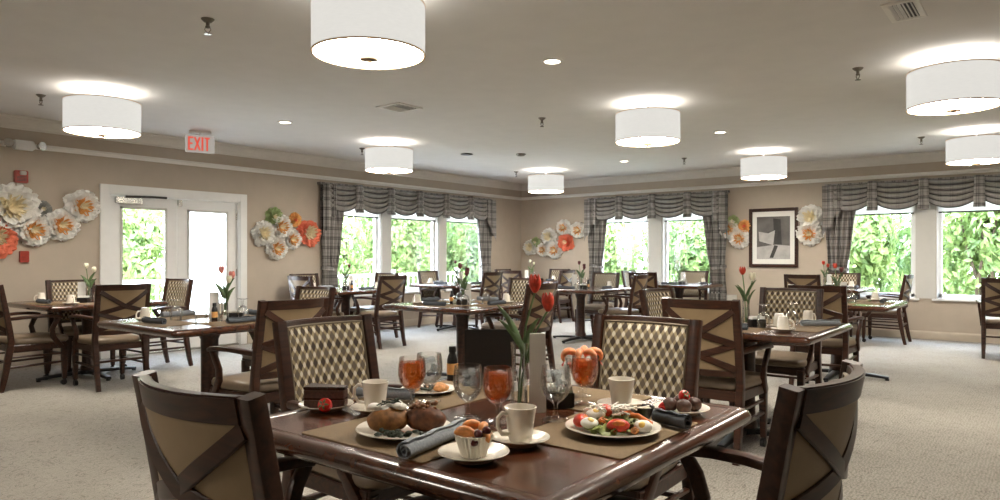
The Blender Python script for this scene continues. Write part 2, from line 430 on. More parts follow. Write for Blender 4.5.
# ------------------------------------------------------------------ the room shell
XL, YB, H, XR, YF = -8.92, 12.15, 2.75, 4.6, -3.6
TH = 0.16
def struct(name, mb, mat, parent=None, **kw):
    o = mb.build(name, mat, parent, **kw); o['kind'] = 'structure'; return o
struct('floor', MB().span((XL-TH, YF-TH, -0.12), (XR+TH, YB+TH, 0)), 'carpet', smooth=False)
struct('ceiling', MB().span((XL-TH, YF-TH, H), (XR+TH, YB+TH, H+0.15)), 'ceil', smooth=False)
def wall_run(name, axis, pos, a, b, holes, mat='wall'):
    """a wall along X or Y with rectangular openings (u0,u1,z0,z1)"""
    mb = MB(); sgn = 1 if axis == 'X' else -1
    lo, hi = (pos, pos+TH) if name in ('wall_back', 'wall_right') else (pos-TH, pos)
    def piece(u0, u1, z0, z1):
        if u1-u0 < 1e-4 or z1-z0 < 1e-4: return
        if axis == 'X': mb.span((u0, lo, z0), (u1, hi, z1))
        else: mb.span((lo, u0, z0), (hi, u1, z1))
    cur = a
    for u0, u1, z0, z1 in sorted(holes):
        piece(cur, u0, 0, H); piece(u0, u1, 0, z0); piece(u0, u1, z1, H); cur = u1
    piece(cur, b, 0, H)
    return struct(name, mb, mat, smooth=False)
WZ0, WZ1 = 0.60, 2.14
LW = [(6.98, 8.16), (8.38, 9.57), (9.78, 10.97)]
BW = [(-7.05, -5.95), (-5.69, -4.59), (-2.62, -1.61), (-1.35, -0.34)]
DOOR = (3.78, 5.54, 0, 2.0)
wall_run('wall_left', 'Y', XL, YF-TH, YB+TH, [DOOR]+[(a, b, WZ0, WZ1) for a, b in LW])
wall_run('wall_back', 'X', YB, XL, XR, [(a, b, WZ0, WZ1) for a, b in BW])
wall_run('wall_right', 'Y', XR, YF-TH, YB+TH, [])
wall_run('wall_front', 'X', YF, XL, XR, [])

def moulding(name, prof, mat):
    """profile (out, z) mitred round the four walls"""
    rs = []
    for out, z in prof:
        rs.append([(XL+out, YF+out, z), (XR-out, YF+out, z), (XR-out, YB-out, z), (XL+out, YB-out, z)])
    mb = MB(); mb.rings(rs, True, False, False)
    return mb
def wall_trim(base, prof, segs, mat):
    """one mesh per wall so that each wall carries its own trim"""
    for side, (fa, fb) in segs.items():
        rs = [fa(out, z) for out, z in prof]; re = [fb(out, z) for out, z in prof]
        mb = MB(); mb.rings([rs, re]); struct(base+'_'+side, mb, mat, smooth=False)
SEG = {'left': (lambda o, z: (XL+o, YF+o, z), lambda o, z: (XL+o, YB-o, z)),
       'back': (lambda o, z: (XL+o, YB-o, z), lambda o, z: (XR-o, YB-o, z)),
       'right': (lambda o, z: (XR-o, YB-o, z), lambda o, z: (XR-o, YF+o, z)),
       'front': (lambda o, z: (XR-o, YF+o, z), lambda o, z: (XL+o, YF+o, z))}
crown = [(0.0, H-0.135), (0.012, H-0.135), (0.016, H-0.115), (0.03, H-0.1), (0.045, H-0.075), (0.075, H-0.05), (0.1, H-0.035), (0.104, H-0.02), (0.125, H-0.016), (0.125, H), (0, H)]
wall_trim('trim_crown', crown, SEG, 'trim')
rail = [(0, 2.415), (0.014, 2.415), (0.02, 2.43), (0.028, 2.445), (0.02, 2.462), (0.012, 2.475), (0, 2.475)]
wall_trim('trim_rail', rail, SEG, 'railtrim')
skirt = [(0, 0), (0.016, 0), (0.016, 0.095), (0.008, 0.115), (0, 0.118)]
SEG2 = {k: v for k, v in SEG.items() if k != 'left'}
wall_trim('baseboard', skirt, SEG2, 'base')
for nm, y0, y1 in (('baseboard_left', YF, 3.68), ('baseboard_left_far', 5.64, YB)):
    mb = MB(); mb.rings([[(XL+o, y0, z) for o, z in skirt], [(XL+o, y1, z) for o, z in skirt]]); struct(nm, mb, 'base', smooth=False)

# local frame for things on a wall: x along the wall, -y out into the room, z up
def on_left(y, z=0.0, out=0.0): return (XL+out, y, z), PI/2
def on_back(x, z=0.0, out=0.0): return (x, YB-out, z), 0.0

nwin = 0
def window(u0, u1, place):
    global nwin; nwin += 1
    uc = (u0+u1)/2; w = u1-u0; h = WZ1-WZ0
    loc, rz = place(uc)
    fr = MB()
    d0, d1 = 0.005, TH-0.03
    t = 0.05
    for a, b in (((-w/2, d0, WZ0), (-w/2+0.02, d1, WZ1)), ((w/2-0.02, d0, WZ0), (w/2, d1, WZ1)), ((-w/2, d0, WZ1-0.02), (w/2, d1, WZ1)), ((-w/2, d0, WZ0), (w/2, d1, WZ0+0.015))):
        fr.span(a, b)
    y0, y1 = 0.07, 0.115
    for a, b in (((-w/2+0.02, y0, WZ0+0.015), (-w/2+0.02+t, y1, WZ1-0.02)), ((w/2-0.02-t, y0, WZ0+0.015), (w/2-0.02, y1, WZ1-0.02)),
                 ((-w/2+0.02, y0, WZ1-0.02-t), (w/2-0.02, y1, WZ1-0.02)), ((-w/2+0.02, y0, WZ0+0.015), (w/2-0.02, y1, WZ0+0.015+t))):
        fr.span(a, b)
    root = struct('window_%d' % nwin, fr, 'white', smooth=False)
    root.location = loc; root.rotation_euler[2] = rz
    MB().span((-w/2+0.05, 0.09, WZ0+0.04), (w/2-0.05, 0.095, WZ1-0.05)).build('window_pane', 'pane', root, smooth=False)
    MB().span((-w/2-0.05, -0.045, WZ0-0.028), (w/2+0.05, 0.0, WZ0)).build('window_sill', 'white', root, bevel=0.006)
    return root
for a, b in LW: window(a, b, on_left)
for a, b in BW: window(a, b, on_back)
# posts between the panes, painted lighter than the wall
k = 1
for (a, b), pl in (((LW[0][1], LW[1][0]), on_left), ((LW[1][1], LW[2][0]), on_left), ((BW[0][1], BW[1][0]), on_back), ((BW[2][1], BW[3][0]), on_back)):
    loc, rz = pl((a+b)/2); w = b-a
    o = struct('trim_%d' % k, MB().span((-w/2+0.004, -0.016, WZ0+0.002), (w/2-0.004, 0.0, WZ1+0.05)), 'post', bevel=0.004); k += 1
    o.location = loc; o.rotation_euler[2] = rz

# double door
def door():
    u0, u1, z0, z1 = DOOR; uc = (u0+u1)/2; w = u1-u0
    loc, rz = on_left(uc)
    fr = MB()
    for s in (-1, 1):
        fr.span((s*(w/2-0.03), 0.0, 0), (s*w/2, TH, z1)); fr.span((s*(w/2-0.015), -0.022, 0), (s*(w/2+0.09), 0.0, z1+0.09))
    fr.span((-w/2, 0.0, z1-0.03), (w/2, TH, z1)); fr.span((-w/2+0.015, -0.022, z1-0.015), (w/2-0.015, 0.0, z1+0.09))
    root = struct('door_1', fr, 'white', bevel=0.003); root.location = loc; root.rotation_euler[2] = rz
    sill = MB().span((-w/2+0.03, -0.01, 0), (w/2-0.03, 0.12, 0.018)).build('threshold', 'chrome', root, smooth=False)
    lw = (w-0.06)/2-0.004
    for s, l0, l1 in ((-1, -0.30, 0.31), (1, -0.27, 0.35)):
        cx = s*(lw/2+0.003)
        lf = MB(); y0, y1 = 0.05, 0.095
        a, b = cx-lw/2, cx+lw/2; g0, g1 = cx-0.29, cx+0.29; gz0, gz1 = 0.42, 1.84
        lf.span((a, y0, 0.02), (g0, y1, z1-0.034)); lf.span((g1, y0, 0.02), (b, y1, z1-0.034))
        lf.span((g0, y0, 0.02), (g1, y1, gz0)); lf.span((g0, y0, gz1), (g1, y1, z1-0.034))
        leaf = lf.build('door_leaf', 'white', root, smooth=False)
        m = MB(); t = 0.03
        for p, q in (((g0, y0-0.012, gz0), (g0+t, y0, gz1)), ((g1-t, y0-0.012, gz0), (g1, y0, gz1)), ((g0, y0-0.012, gz0), (g1, y0, gz0+t)), ((g0, y0-0.012, gz1-t), (g1, y0, gz1))): m.span(p, q)
        m.build('glazing_bead', 'post', leaf, smooth=False)
        MB().span((g0, 0.07, gz0), (g1, 0.075, gz1)).build('glass', 'pane', leaf, smooth=False)
        for hz in (0.25, 1.0, 1.78):
            MB().tube([(s*(w/2-0.03), 0.045, hz-0.05), (s*(w/2-0.03), 0.045, hz+0.05)], 0.009, 8).build('hinge', 'chrome', leaf)
        if s == 1:   # the second leaf is veiled by a white sheer
            MB().grid(lambda u, v: (lerp(g0+0.01, g1-0.01, u), 0.083+0.004*math.sin(u*60), lerp(gz0, gz1, v)), 60, 2).build('sheer_shade', 'sheer', leaf)
    cl = MB().span((-w/2+0.1, -0.012, z1-0.125), (-w/2+0.42, 0.05, z1-0.05))
    c = cl.build('door_closer', 'chrome', root, bevel=0.006)
    MB().sweep([(-w/2+0.2, -0.02, z1-0.045), (-w/2+0.5, -0.05, z1-0.035), (-w/2+0.72, 0.0, z1-0.03)], rrect(0.028, 0.008, 0.002, 1), (0, 0, 1)).build('closer_arm', 'dark', c)
    MB().span((0.0, 0.02, z1-0.12), (0.06, 0.05, z1-0.04)).build('latch_keeper', 'chrome', root, bevel=0.004)
m, nt, p = newmat('white_sheer'); M['sheer'] = m
tr = N(nt, 'ShaderNodeBsdfTranslucent'); tr.inputs[0].default_value = (0.9, 0.9, 0.9, 1); df = N(nt, 'ShaderNodeBsdfTransparent'); mx = N(nt, 'ShaderNodeMixShader'); mx.inputs[0].default_value = 0.35
nt.links.new(tr.outputs[0], mx.inputs[1]); nt.links.new(df.outputs[0], mx.inputs[2]); nt.links.new(mx.outputs[0], nt.nodes['Material Output'].inputs[0])
door()

# ------------------------------------------------------------------ outside
lawn = struct('ground_lawn', MB().grid(lambda u, v: (lerp(-40, 30, u), lerp(-15, 45, v), -0.17), 2, 2), 'lawn', smooth=False)
struct('porch_slab', MB().span((-10.9, 1.5, -0.16), (XL-TH-0.005, 12.3, -0.05)), 'patio', smooth=False)
t = thing('porch_railing', 'white porch railing of thin balusters outside the double door and triple window', 'railing', (-10.7, 0, -0.05))
MB().span((-0.04, 1.7, 0.86), (0.04, 12.1, 0.92)).build('top_rail', 'white', t, bevel=0.008)
MB().span((-0.025, 1.7, 0.1), (0.025, 12.1, 0.15)).build('bottom_rail', 'white', t, bevel=0.005)
for y in (1.7, 3.8, 5.9, 8.0, 10.1, 12.1):
    MB().span((-0.05, y-0.05, 0), (0.05, y+0.05, 1.0)).build('post', 'white', t, bevel=0.006)
for i in range(70):
    y = 1.85+i*0.1475
    MB().span((-0.012, y-0.014, 0.15), (0.012, y+0.014, 0.86)).build('baluster', 'white', t, smooth=False)

def shrub(mat, seed, n=8500, hx=.98, hz=1.2):
    r = random.Random(seed)
    root = thing('shrub', '', 'shrub')
    st = MB()
    for q in range(6):
        a = 2*PI*q/6+r.random(); p = [(0.12*math.cos(a)*0.5, 0.12*math.sin(a)*0.5, 0)]
        for s_ in (0.33, 0.66, 1.0): p.append((hx*0.6*s_*math.cos(a)+r.uniform(-.1, .1), hx*0.6*s_*math.sin(a)+r.uniform(-.1, .1), hz*1.3*s_))
        st.tube(p, 0.035, 6, scale=[1, 0.8, 0.55, 0.3])
    st.build('stem', 'bark', root)
    mb = MB(); lobes = [(r.uniform(-.6, .6)*hx, r.uniform(-.6, .6)*hx, hz*r.uniform(.45, 1.45), r.uniform(.45, .75)*hx) for _ in range(11)]
    lobes.append((0, 0, hz*.5, hx*.9))
    for _ in range(n):
        cx, cy, cz, rr = r.choice(lobes)
        d = Vector((r.gauss(0, 1), r.gauss(0, 1), r.gauss(0, 1))).normalized()
        p = Vector((cx, cy, cz))+d*rr*r.uniform(.72, 1.05)
        if p.z < 0.05: p.z = r.uniform(0.05, 0.5)
        nrm = (d+Vector((r.uniform(-.7, .7), r.uniform(-.7, .7), r.uniform(-.3, .9)))).normalized()
        t1 = nrm.orthogonal().normalized(); t1.rotate(Matrix.Rotation(r.uniform(0, 2*PI), 3, nrm)); t2 = nrm.cross(t1)
        L = r.uniform(.09, .17); w = L*.48
        mb.add([p-t1*L*.5, p+t2*w*.5+nrm*.01, p+t1*L*.6, p-t2*w*.5+nrm*.01], [(0, 1, 2, 3)])
    mb.build('foliage', mat, root, smooth=False)
    return root
SH = [shrub('leafA', 3), shrub('leafB', 8), shrub('leafA', 15, 8500, .96, 1.4)]
shrubs = [
 (-13.2, 5.6, 0, 'bright shrub beyond the porch railing, centred in the clear door leaf'),
 (-13.3, 8.0, 1, 'green shrub beyond the porch railing behind the veiled door leaf'),
 (-13.1, 10.4, 0, 'bright shrub beyond the railing at the door side of the triple window'),
 (-13.3, 12.8, 2, 'tall pale shrub beyond the railing in the triple window\'s middle pane'),
 (-13.1, 15.2, 1, 'green shrub beyond the railing in the triple window\'s third pane'),
 (-15.8, 6.9, 2, 'tall pale shrub of the back row, between the two door leaves'),
 (-15.9, 9.6, 0, 'bright shrub of the back row, hidden by the wall beside the door'),
 (-15.7, 12.2, 1, 'green shrub of the back row, at the triple window\'s first pane'),
 (-15.9, 14.8, 0, 'bright shrub of the back row, at the triple window\'s first post'),
 (-15.8, 17.4, 2, 'tall pale shrub of the back row, at the triple window\'s second post'),
 (-15.6, 20.0, 1, 'green shrub of the back row, at the triple window\'s corner-side end'),
 (-8.7, 15.2, 0, 'bright shrub just outside the paired window\'s corner-side pane'),
 (-6.3, 15.3, 1, 'green shrub just outside the paired window\'s picture-side pane'),
 (-3.3, 15.2, 0, 'bright leafy shrub outside the large window beside its picture-side curtain'),
 (-0.9, 15.1, 2, 'tall pale shrub just outside the large window\'s far pane'),
 (1.5, 15.3, 1, 'green shrub outside past the large window\'s far curtain'),
 (-10.2, 17.9, 1, 'green back-row shrub at the paired window\'s corner-side curtain'),
 (-7.7, 17.8, 2, 'tall pale back-row shrub at the paired window\'s centre post'),
 (-5.2, 18.0, 0, 'bright back-row shrub behind the wall with the framed picture'),
 (-2.1, 17.8, 1, 'green back-row shrub seen at the large window\'s centre post'),
 (.5, 17.9, 0, 'bright back-row shrub behind the large window\'s far pane'),
]
for x, y, kx, lab in shrubs:
    put(SH[kx], lab, 'shrub', (x, y, -0.17), rnd.uniform(0, 6.28), 'shrubs outside the windows', scale=(1.0, 1.0, rnd.uniform(1.2, 1.34)))

# ------------------------------------------------------------------ curtains
def pleat(u, n, amp): return amp*(0.5+0.5*math.cos(2*PI*n*u))
def curtain_set(place, a, b, tabs, desc):
    L = b-a; loc, rz = place((a+b)/2); h = L/2
    c = [x-(a+b)/2 for x in tabs]
    # swagged valance
    v = thing('valance', 'grey plaid swagged valance over the '+desc, 'curtain', loc, rz, 'plaid valances')
    MB().span((-h, -0.09, 2.33), (h, 0.0, 2.37)).build('header_board', 'plaid', v, bevel=0.004)
    for i in range(len(c)-1):
        x0, x1 = c[i], c[i+1]
        def fn(u, w, x0=x0, x1=x1):
            s = (4*u*(1-u))**0.75
            ph = w*5.2
            fold = abs(math.sin(PI*ph))**0.7*(0.35+0.65*s)
            z = 2.365-w*0.285-s*(0.02+0.13*w)-0.02*math.cos(2*PI*ph)*s*w
            return (lerp(x0, x1, u), -(0.085+0.075*fold+0.02*s*w), z)
        MB().slab(fn, 20, 64, (0, 0.008, 0), (x1-x0, 0.78)).build('swag', 'plaid_swag', v, angle=80)
    for x in c[1:-1]:
        def tb(u, w, x=x):
            fold = 0.5-0.5*math.cos(2*PI*w*3.5)
            return (x+(u-0.5)*(0.115+0.03*w), -(0.150+0.025*math.sin(PI*u)+0.03*abs(math.sin(PI*w*3.5))), 2.375-w*0.455)
        MB().slab(tb, 8, 26, (0, 0.05, 0), (0.13, 0.5)).build('pleat_tab', 'plaid_tab', v, angle=80)
    # side panels with cascading jabots
    for s, word in ((-1, 'door-side' if place is on_left else 'corner-side'), (1, 'corner-side' if place is on_left else 'far-end')):
        xo = s*h
        p = thing('curtain', 'grey plaid curtain panel hanging at the %s end of the %s' % (WORD[(desc, s)], desc), 'curtain', loc, rz, 'plaid curtain panels')
        def width(z):
            if z > 1.05: return lerp(0.27, 0.52, ((z-1.05)/1.3)**0.8)
            return lerp(0.36, 0.27, z/1.05)
        def pn(u, w):
            z = lerp(0.03, 2.325, w); wd = width(z)
            inset = 0.05*math.exp(-((z-1.05)/0.5)**2)
            return (xo-s*(inset+u*wd), -(0.03+pleat(u, 5, 0.065)), z)
        MB().slab(pn, 60, 30, (0, 0.006, 0)).build('panel', 'plaid', p, angle=80)
        def jb(u, w):
            top = 2.34; bot = lerp(1.52, 2.0, u)+0.05*math.sin(u*14)
            z = lerp(bot, top, w)
            return (xo-s*(-0.015+u*0.30), -(0.125+pleat(u, 2.5, 0.055)), z)
        MB().slab(jb, 36, 10, (0, 0.006, 0)).build('jabot', 'plaid', p, angle=80)
        z = 1.05
        MB().sweep([(xo-s*(0.04+i*0.03), -0.045-0.05*math.sin(PI*i/10), z-0.004*i) for i in range(11)], rrect(0.012, 0.06, 0.004, 1), (0, 1, 0)).build('tie_band', 'plaid', p)
WORD = {('triple window', -1): 'door', ('triple window', 1): 'room corner', ('paired window', -1): 'room corner', ('paired window', 1): 'picture', ('large window', -1): 'picture', ('large window', 1): 'far'}
curtain_set(on_left, 6.84, 11.05, [6.87, 7.57, 8.26, 8.95, 9.64, 10.33, 11.0], 'triple window')
curtain_set(on_back, -7.24, -4.42, [-7.2, -6.51, -5.83, -5.14, -4.45], 'paired window')
curtain_set(on_back, -2.86, -0.12, [-2.82, -2.17, -1.49, -0.81, -0.16], 'large window')
for (a, b), pl, desc in [(LW[0], on_left, 'first pane of the triple window'), (LW[1], on_left, 'middle pane of the triple window'), (LW[2], on_left, 'third pane of the triple window'),
                         (BW[0], on_back, 'corner-side pane of the paired window'), (BW[1], on_back, 'picture-side pane of the paired window'), (BW[2], on_back, 'picture-side pane of the large window'), (BW[3], on_back, 'far pane of the large window')]:
    loc, rz = pl((a+b)/2); w = b-a-0.06
    r_ = thing('roller_shade', 'white roller shade pulled down a little over the '+desc, 'shade', loc, rz, 'white roller shades')
    MB().span((-w/2, 0.035, 1.88), (w/2, 0.039, 2.08)).build('shade_cloth', 'shade', r_, smooth=False)
    MB().tube([(-w/2, 0.04, 2.09), (w/2, 0.04, 2.09)], 0.02, 10).build('roller', 'shade', r_)
    MB().span((-w/2, 0.03, 1.862), (w/2, 0.044, 1.882)).build('hem_bar', 'dark', r_, bevel=0.003)

# ------------------------------------------------------------------ ceiling fittings
def drum_lamp():
    t = thing('drum_lamp', '', 'ceiling lamp')
    R, zt, zb = 0.315, -0.11, -0.385
    MB().lathe([(0.0, 0), (0.075, 0), (0.075, -0.018), (0.06, -0.026), (0, -0.026)], 28).build('canopy', 'white', t)
    MB().tube([(0, 0, -0.02), (0, 0, zt-0.02)], 0.011, 10).build('stem', 'white', t)
    n = 56
    sh = MB().lathe([(R, zb), (R, zt), (R-0.006, zt), (R-0.006, zb)], n, cap0=False, cap1=False)
    shade = sh.build('drum_shade', 'lampside', t)
    for z in (zt, zb):
        MB().lathe([(R+0.002, z-0.004), (R+0.002, z+0.004), (R-0.008, z+0.004), (R-0.008, z-0.004), (R+0.002, z-0.004)], n, cap0=False, cap1=False).build('binding', 'lampband', shade)
    sp = MB()
    for k in range(3):
        a = 2*PI*k/3+0.3; sp.tube([(0, 0, zt-0.02), (R*math.cos(a)*0.985, R*math.sin(a)*0.985, zt-0.01)], 0.005, 6)
    sp.build('spider_frame', 'white', t)
    MB().lathe([(0, zb-0.022), (0.15, zb-0.017), (0.25, zb-0.008), (R-0.012, zb+0.004), (R-0.012, zb+0.008), (0, zb+0.0)], n).build('diffuser', 'lampdown', t)
    MB().lathe([(0, zb+0.012), (R-0.01, zb+0.012), (R-0.01, zb+0.018), (0, zb+0.018)], n).build('added_light_stop', 'white', t)  # added plate, hidden in the drum, blocks the diffuser's upward emission
    MB().lathe([(0, zb-0.044), (0.014, zb-0.044), (0.018, zb-0.036), (0.05, zb-0.033), (0.054, zb-0.022), (0, zb-0.018)], 20).build('finial', 'finial', t)
    ld = bpy.data.lights.new('lamp_bulb', 'AREA'); ld.shape = 'DISK'; ld.size = 0.56; ld.energy = LAMP_UP; ld.color = (1.0, 0.95, 0.87)
    lo = bpy.data.objects.new('lamp_bulb', ld); C.objects.link(lo); lo.parent = t; lo.location = (0, 0, zt-0.008); lo.rotation_euler = (PI, 0, 0)
    return t
DL = drum_lamp()
for x, y, lab in [(-6.87, 2.87, 'white drum ceiling lamp above the table beside the double door'),
                  (-3.03, 2.68, 'largest white drum ceiling lamp, cut off by the picture\'s top edge'),
                  (-6.95, 6.5, 'white drum ceiling lamp over the start of the triple window'),
                  (-3.17, 6.44, 'white drum ceiling lamp above the paired window in the view'),
                  (-0.59, 6.37, 'big white drum ceiling lamp before the large window, higher of the two there'),
                  (-7.05, 10.34, 'smallest white drum ceiling lamp, hanging near the room corner'),
                  (-3.29, 10.4, 'white drum ceiling lamp in front of the framed picture'),
                  (-0.72, 10.25, 'white drum ceiling lamp just above the large window\'s valance'),
                  (-0.62, 2.6, 'added white drum lamp, unseen overhead, lighting the foreground by the laid table'),  # added out of view on the lamp grid to light the foreground
                  (-3.0, -1.2, 'added white drum lamp, unseen behind the viewer, lighting the foreground')]:  # unseen extra lamp, put in to brighten the foreground
    put(DL, lab, 'ceiling lamp', (x, y, H), 0, 'drum ceiling lamps')

def downlight():
    t = thing('downlight', '', 'downlight')
    MB().lathe([(0.085, 0), (0.085, -0.006), (0.066, -0.01), (0.06, 0.0)], 28, cap0=False, cap1=False).build('trim_ring', 'white', t)
    MB().lathe([(0, -0.002), (0.062, -0.002), (0.062, -0.0005), (0, -0.0005)], 28).build('lit_lens', 'spot', t)
    return t
D0 = downlight()
for x, y, lab in [(-3.07, 4.59, 'round warm recessed downlight beside the largest drum lamp'), (-6.86, 4.82, 'round recessed downlight near the exit sign'), (-3.21, 8.49, 'round recessed downlight in front of the framed picture\'s drum lamp'),
                  (-5.4, 10.14, 'small recessed downlight before the paired window'), ]:
    put(D0, lab, 'downlight', (x, y, H-0.0005), 0, 'recessed downlights')
def sprinkler():
    t = thing('fire_sprinkler', '', 'sprinkler')
    MB().lathe([(0.042, 0), (0.04, -0.006), (0.022, -0.022), (0.014, -0.024), (0.014, 0)], 20, cap0=False, cap1=False).build('escutcheon', 'sprink', t)
    b = MB().lathe([(0.012, 0), (0.012, -0.045), (0.016, -0.048), (0.016, -0.056), (0.008, -0.06), (0, -0.06)], 14)
    for s in (-1, 1): b.sweep([(s*0.012, 0, -0.05), (s*0.019, 0, -0.068), (s*0.004, 0, -0.09)], rrect(0.006, 0.005, 0.001, 1), (0, 1, 0))
    b.build('body', 'sprink', t)
    d = MB().lathe([(0.004, -0.088), (0.022, -0.094), (0.022, -0.098), (0, -0.099)], 16); d.build('deflector', 'sprink', t)
    return t
S0 = sprinkler()
for x, y, lab in [(-4.27, 2.42, 'large chrome fire sprinkler on the ceiling beside the largest drum lamp'), (-7.52, 2.59, 'fire sprinkler beside the drum lamp nearest the fire alarm'),
                  (-7.66, 6.65, 'fire sprinkler just beside the triple window\'s drum lamp'), (-4.43, 6.42, 'fire sprinkler in the ceiling middle, below the warm downlight'),
                  (-1.24, 6.29, 'fire sprinkler beside the big drum lamp before the large window'), (-1.32, 10.43, 'fire sprinkler by the lamp above the large window\'s valance'),
                  (-4.5, 10.4, 'fire sprinkler between the paired window and picture lamps'), (-7.6, 10.2, 'fire sprinkler beside the smallest drum lamp')]:
    put(S0, lab, 'sprinkler', (x, y, H), rnd.uniform(0, 3), 'ceiling fire sprinklers')
def vent(label, loc, w, d, rz):
    t = thing('ceiling_vent', label, 'vent', loc, rz)
    f = MB(); e = 0.035
    f.span((-w/2, -d/2, -0.012), (w/2, -d/2+e, 0)); f.span((-w/2, d/2-e, -0.012), (w/2, d/2, 0)); f.span((-w/2, -d/2+e, -0.012), (-w/2+e, d/2-e, 0)); f.span((w/2-e, -d/2+e, -0.012), (w/2, d/2-e, 0))
    f.build('frame', 'railtrim', t, bevel=0.003)
    MB().span((-w/2+e, -d/2+e, -0.003), (w/2-e, d/2-e, -0.001)).build('backing', 'blackplastic', t, smooth=False)
    l = MB(); n = 6
    for i in range(n):
        x = -w/2+e+(i+0.5)*(w-2*e)/n
        l.box((x, 0, -0.009), (0.004, d-2*e, 0.018), ry=0.7 if x < 0 else -0.7)
    l.build('louvers', 'white', t, smooth=False)
vent('square white ceiling vent between the largest drum lamp and triple window', (-5.25, 5.05, H), 0.34, 0.34, 0.0)
vent('rectangular white ceiling vent cut by the top edge near the big window lamp', (-0.72, 4.98, H), 0.20, 0.40, 0.0)
t = thing('smoke_detector', 'dark low smoke detector disc on the ceiling near the room corner', 'smoke detector', (-6.24, 8.49, H))
MB().lathe([(0.075, 0), (0.075, -0.012), (0.05, -0.03), (0, -0.032)], 24).build('body', 'sprink', t)
t = thing('ceiling_speaker', 'flat dark ceiling disc in front of the triple window\'s far curtain', 'speaker', (-6.88, 8.0, H))
MB().lathe([(0.09, 0), (0.09, -0.01), (0.06, -0.016), (0, -0.017)], 24).build('grille', 'dark', t)

# exit sign
loc, rz = (-8.17, 4.53, 2.487), math.radians(70)
t = thing('exit_sign', 'lit EXIT sign with red letters hanging from the ceiling by the double door', 'sign', loc, rz)
MB().span((-0.165, -0.025, 0), (0.165, 0.025, 0.205)).build('housing', 'exitface', t, bevel=0.004)
MB().span((-0.12, -0.035, 0.235), (0.12, 0.035, 0.28)).build('canopy', 'white', t, bevel=0.004)
MB().tube([(0, 0, 0.2), (0, 0, 0.25)], 0.014, 8).build('stem', 'white', t)
def letters():
    mb = MB(); d0, d1 = -0.030, -0.024; w = 0.059; g = 0.012; z0, z1 = 0.022, 0.184; b = 0.019
    x = -0.138
    def r(a, c, e, f): mb.span((a, d0, c), (e, d1, f))
    r(x, z0, x+b, z1); r(x, z0, x+w, z0+b); r(x, z1-b, x+w, z1); r(x, (z0+z1)/2-b/2, x+w*0.85, (z0+z1)/2+b/2)
    x += w+g
    for s in (-1, 1):
        cx = x+w/2+0.003; cz = (z0+z1)/2; ang = math.atan2(z1-z0, w)
        mb.box((cx, (d0+d1)/2, cz), (math.hypot(z1-z0, w)*0.97, d1-d0, b), ry=s*ang)
    x += w+g+0.009
    r(x, z0, x+b*1.1, z1); x += b+g+0.003
    r(x, z1-b, x+w, z1); r(x+w/2-b/2, z0, x+w/2+b/2, z1)
    return mb
letters().build('lettering', 'exitred', t, smooth=False)
# emergency light, fire alarm, pull station
loc, rz = on_left(2.89, 2.39)
t = thing('emergency_light', 'white twin-head emergency light on the picture rail above the fire alarm', 'emergency light', loc, rz)
MB().span((-0.10, -0.075, 0), (0.10, 0.0, 0.105)).build('housing', 'white', t, bevel=0.012)
for s in (-1, 1):
    h = MB().lathe([(0.03, 0), (0.048, 0.05), (0.05, 0.058), (0.04, 0.06), (0, 0.055)], 18).build('lamp_head', 'chrome', t)
    h.location = (s*0.14, -0.06, 0.055); h.rotation_euler = (PI/2, 0, s*0.4)
    MB().box((s*0.105, -0.04, 0.05), (0.04, 0.03, 0.03)).build('bracket', 'white', t)
loc, rz = on_left(2.87, 2.03)
t = thing('fire_alarm', 'red fire alarm strobe box high on the wall above the paper flowers', 'fire alarm', loc, rz)
MB().span((-0.065, -0.05, 0), (0.065, 0.0, 0.135)).build('housing', 'red', t, bevel=0.008)
MB().span((-0.02, -0.075, 0.085), (0.04, -0.045, 0.128)).build('strobe', 'shade', t, bevel=0.006)
g = MB()
for i in range(4): g.span((-0.045, -0.054, 0.02+i*0.015), (0.045, -0.048, 0.026+i*0.015))
g.build('sounder_slots', 'dark', t, smooth=False)
loc, rz = on_left(2.9, 1.16)
t = thing('fire_pull_station', 'small red fire pull station low on the wall under the paper flowers', 'fire alarm', loc, rz)
MB().span((-0.045, -0.045, 0), (0.045, 0.0, 0.125)).build('housing', 'red', t, bevel=0.006)
MB().span((-0.03, -0.06, 0.045), (0.03, -0.04, 0.07)).build('pull_handle', 'red', t, bevel=0.004)
loc, rz = on_left(2.45, 0.0)

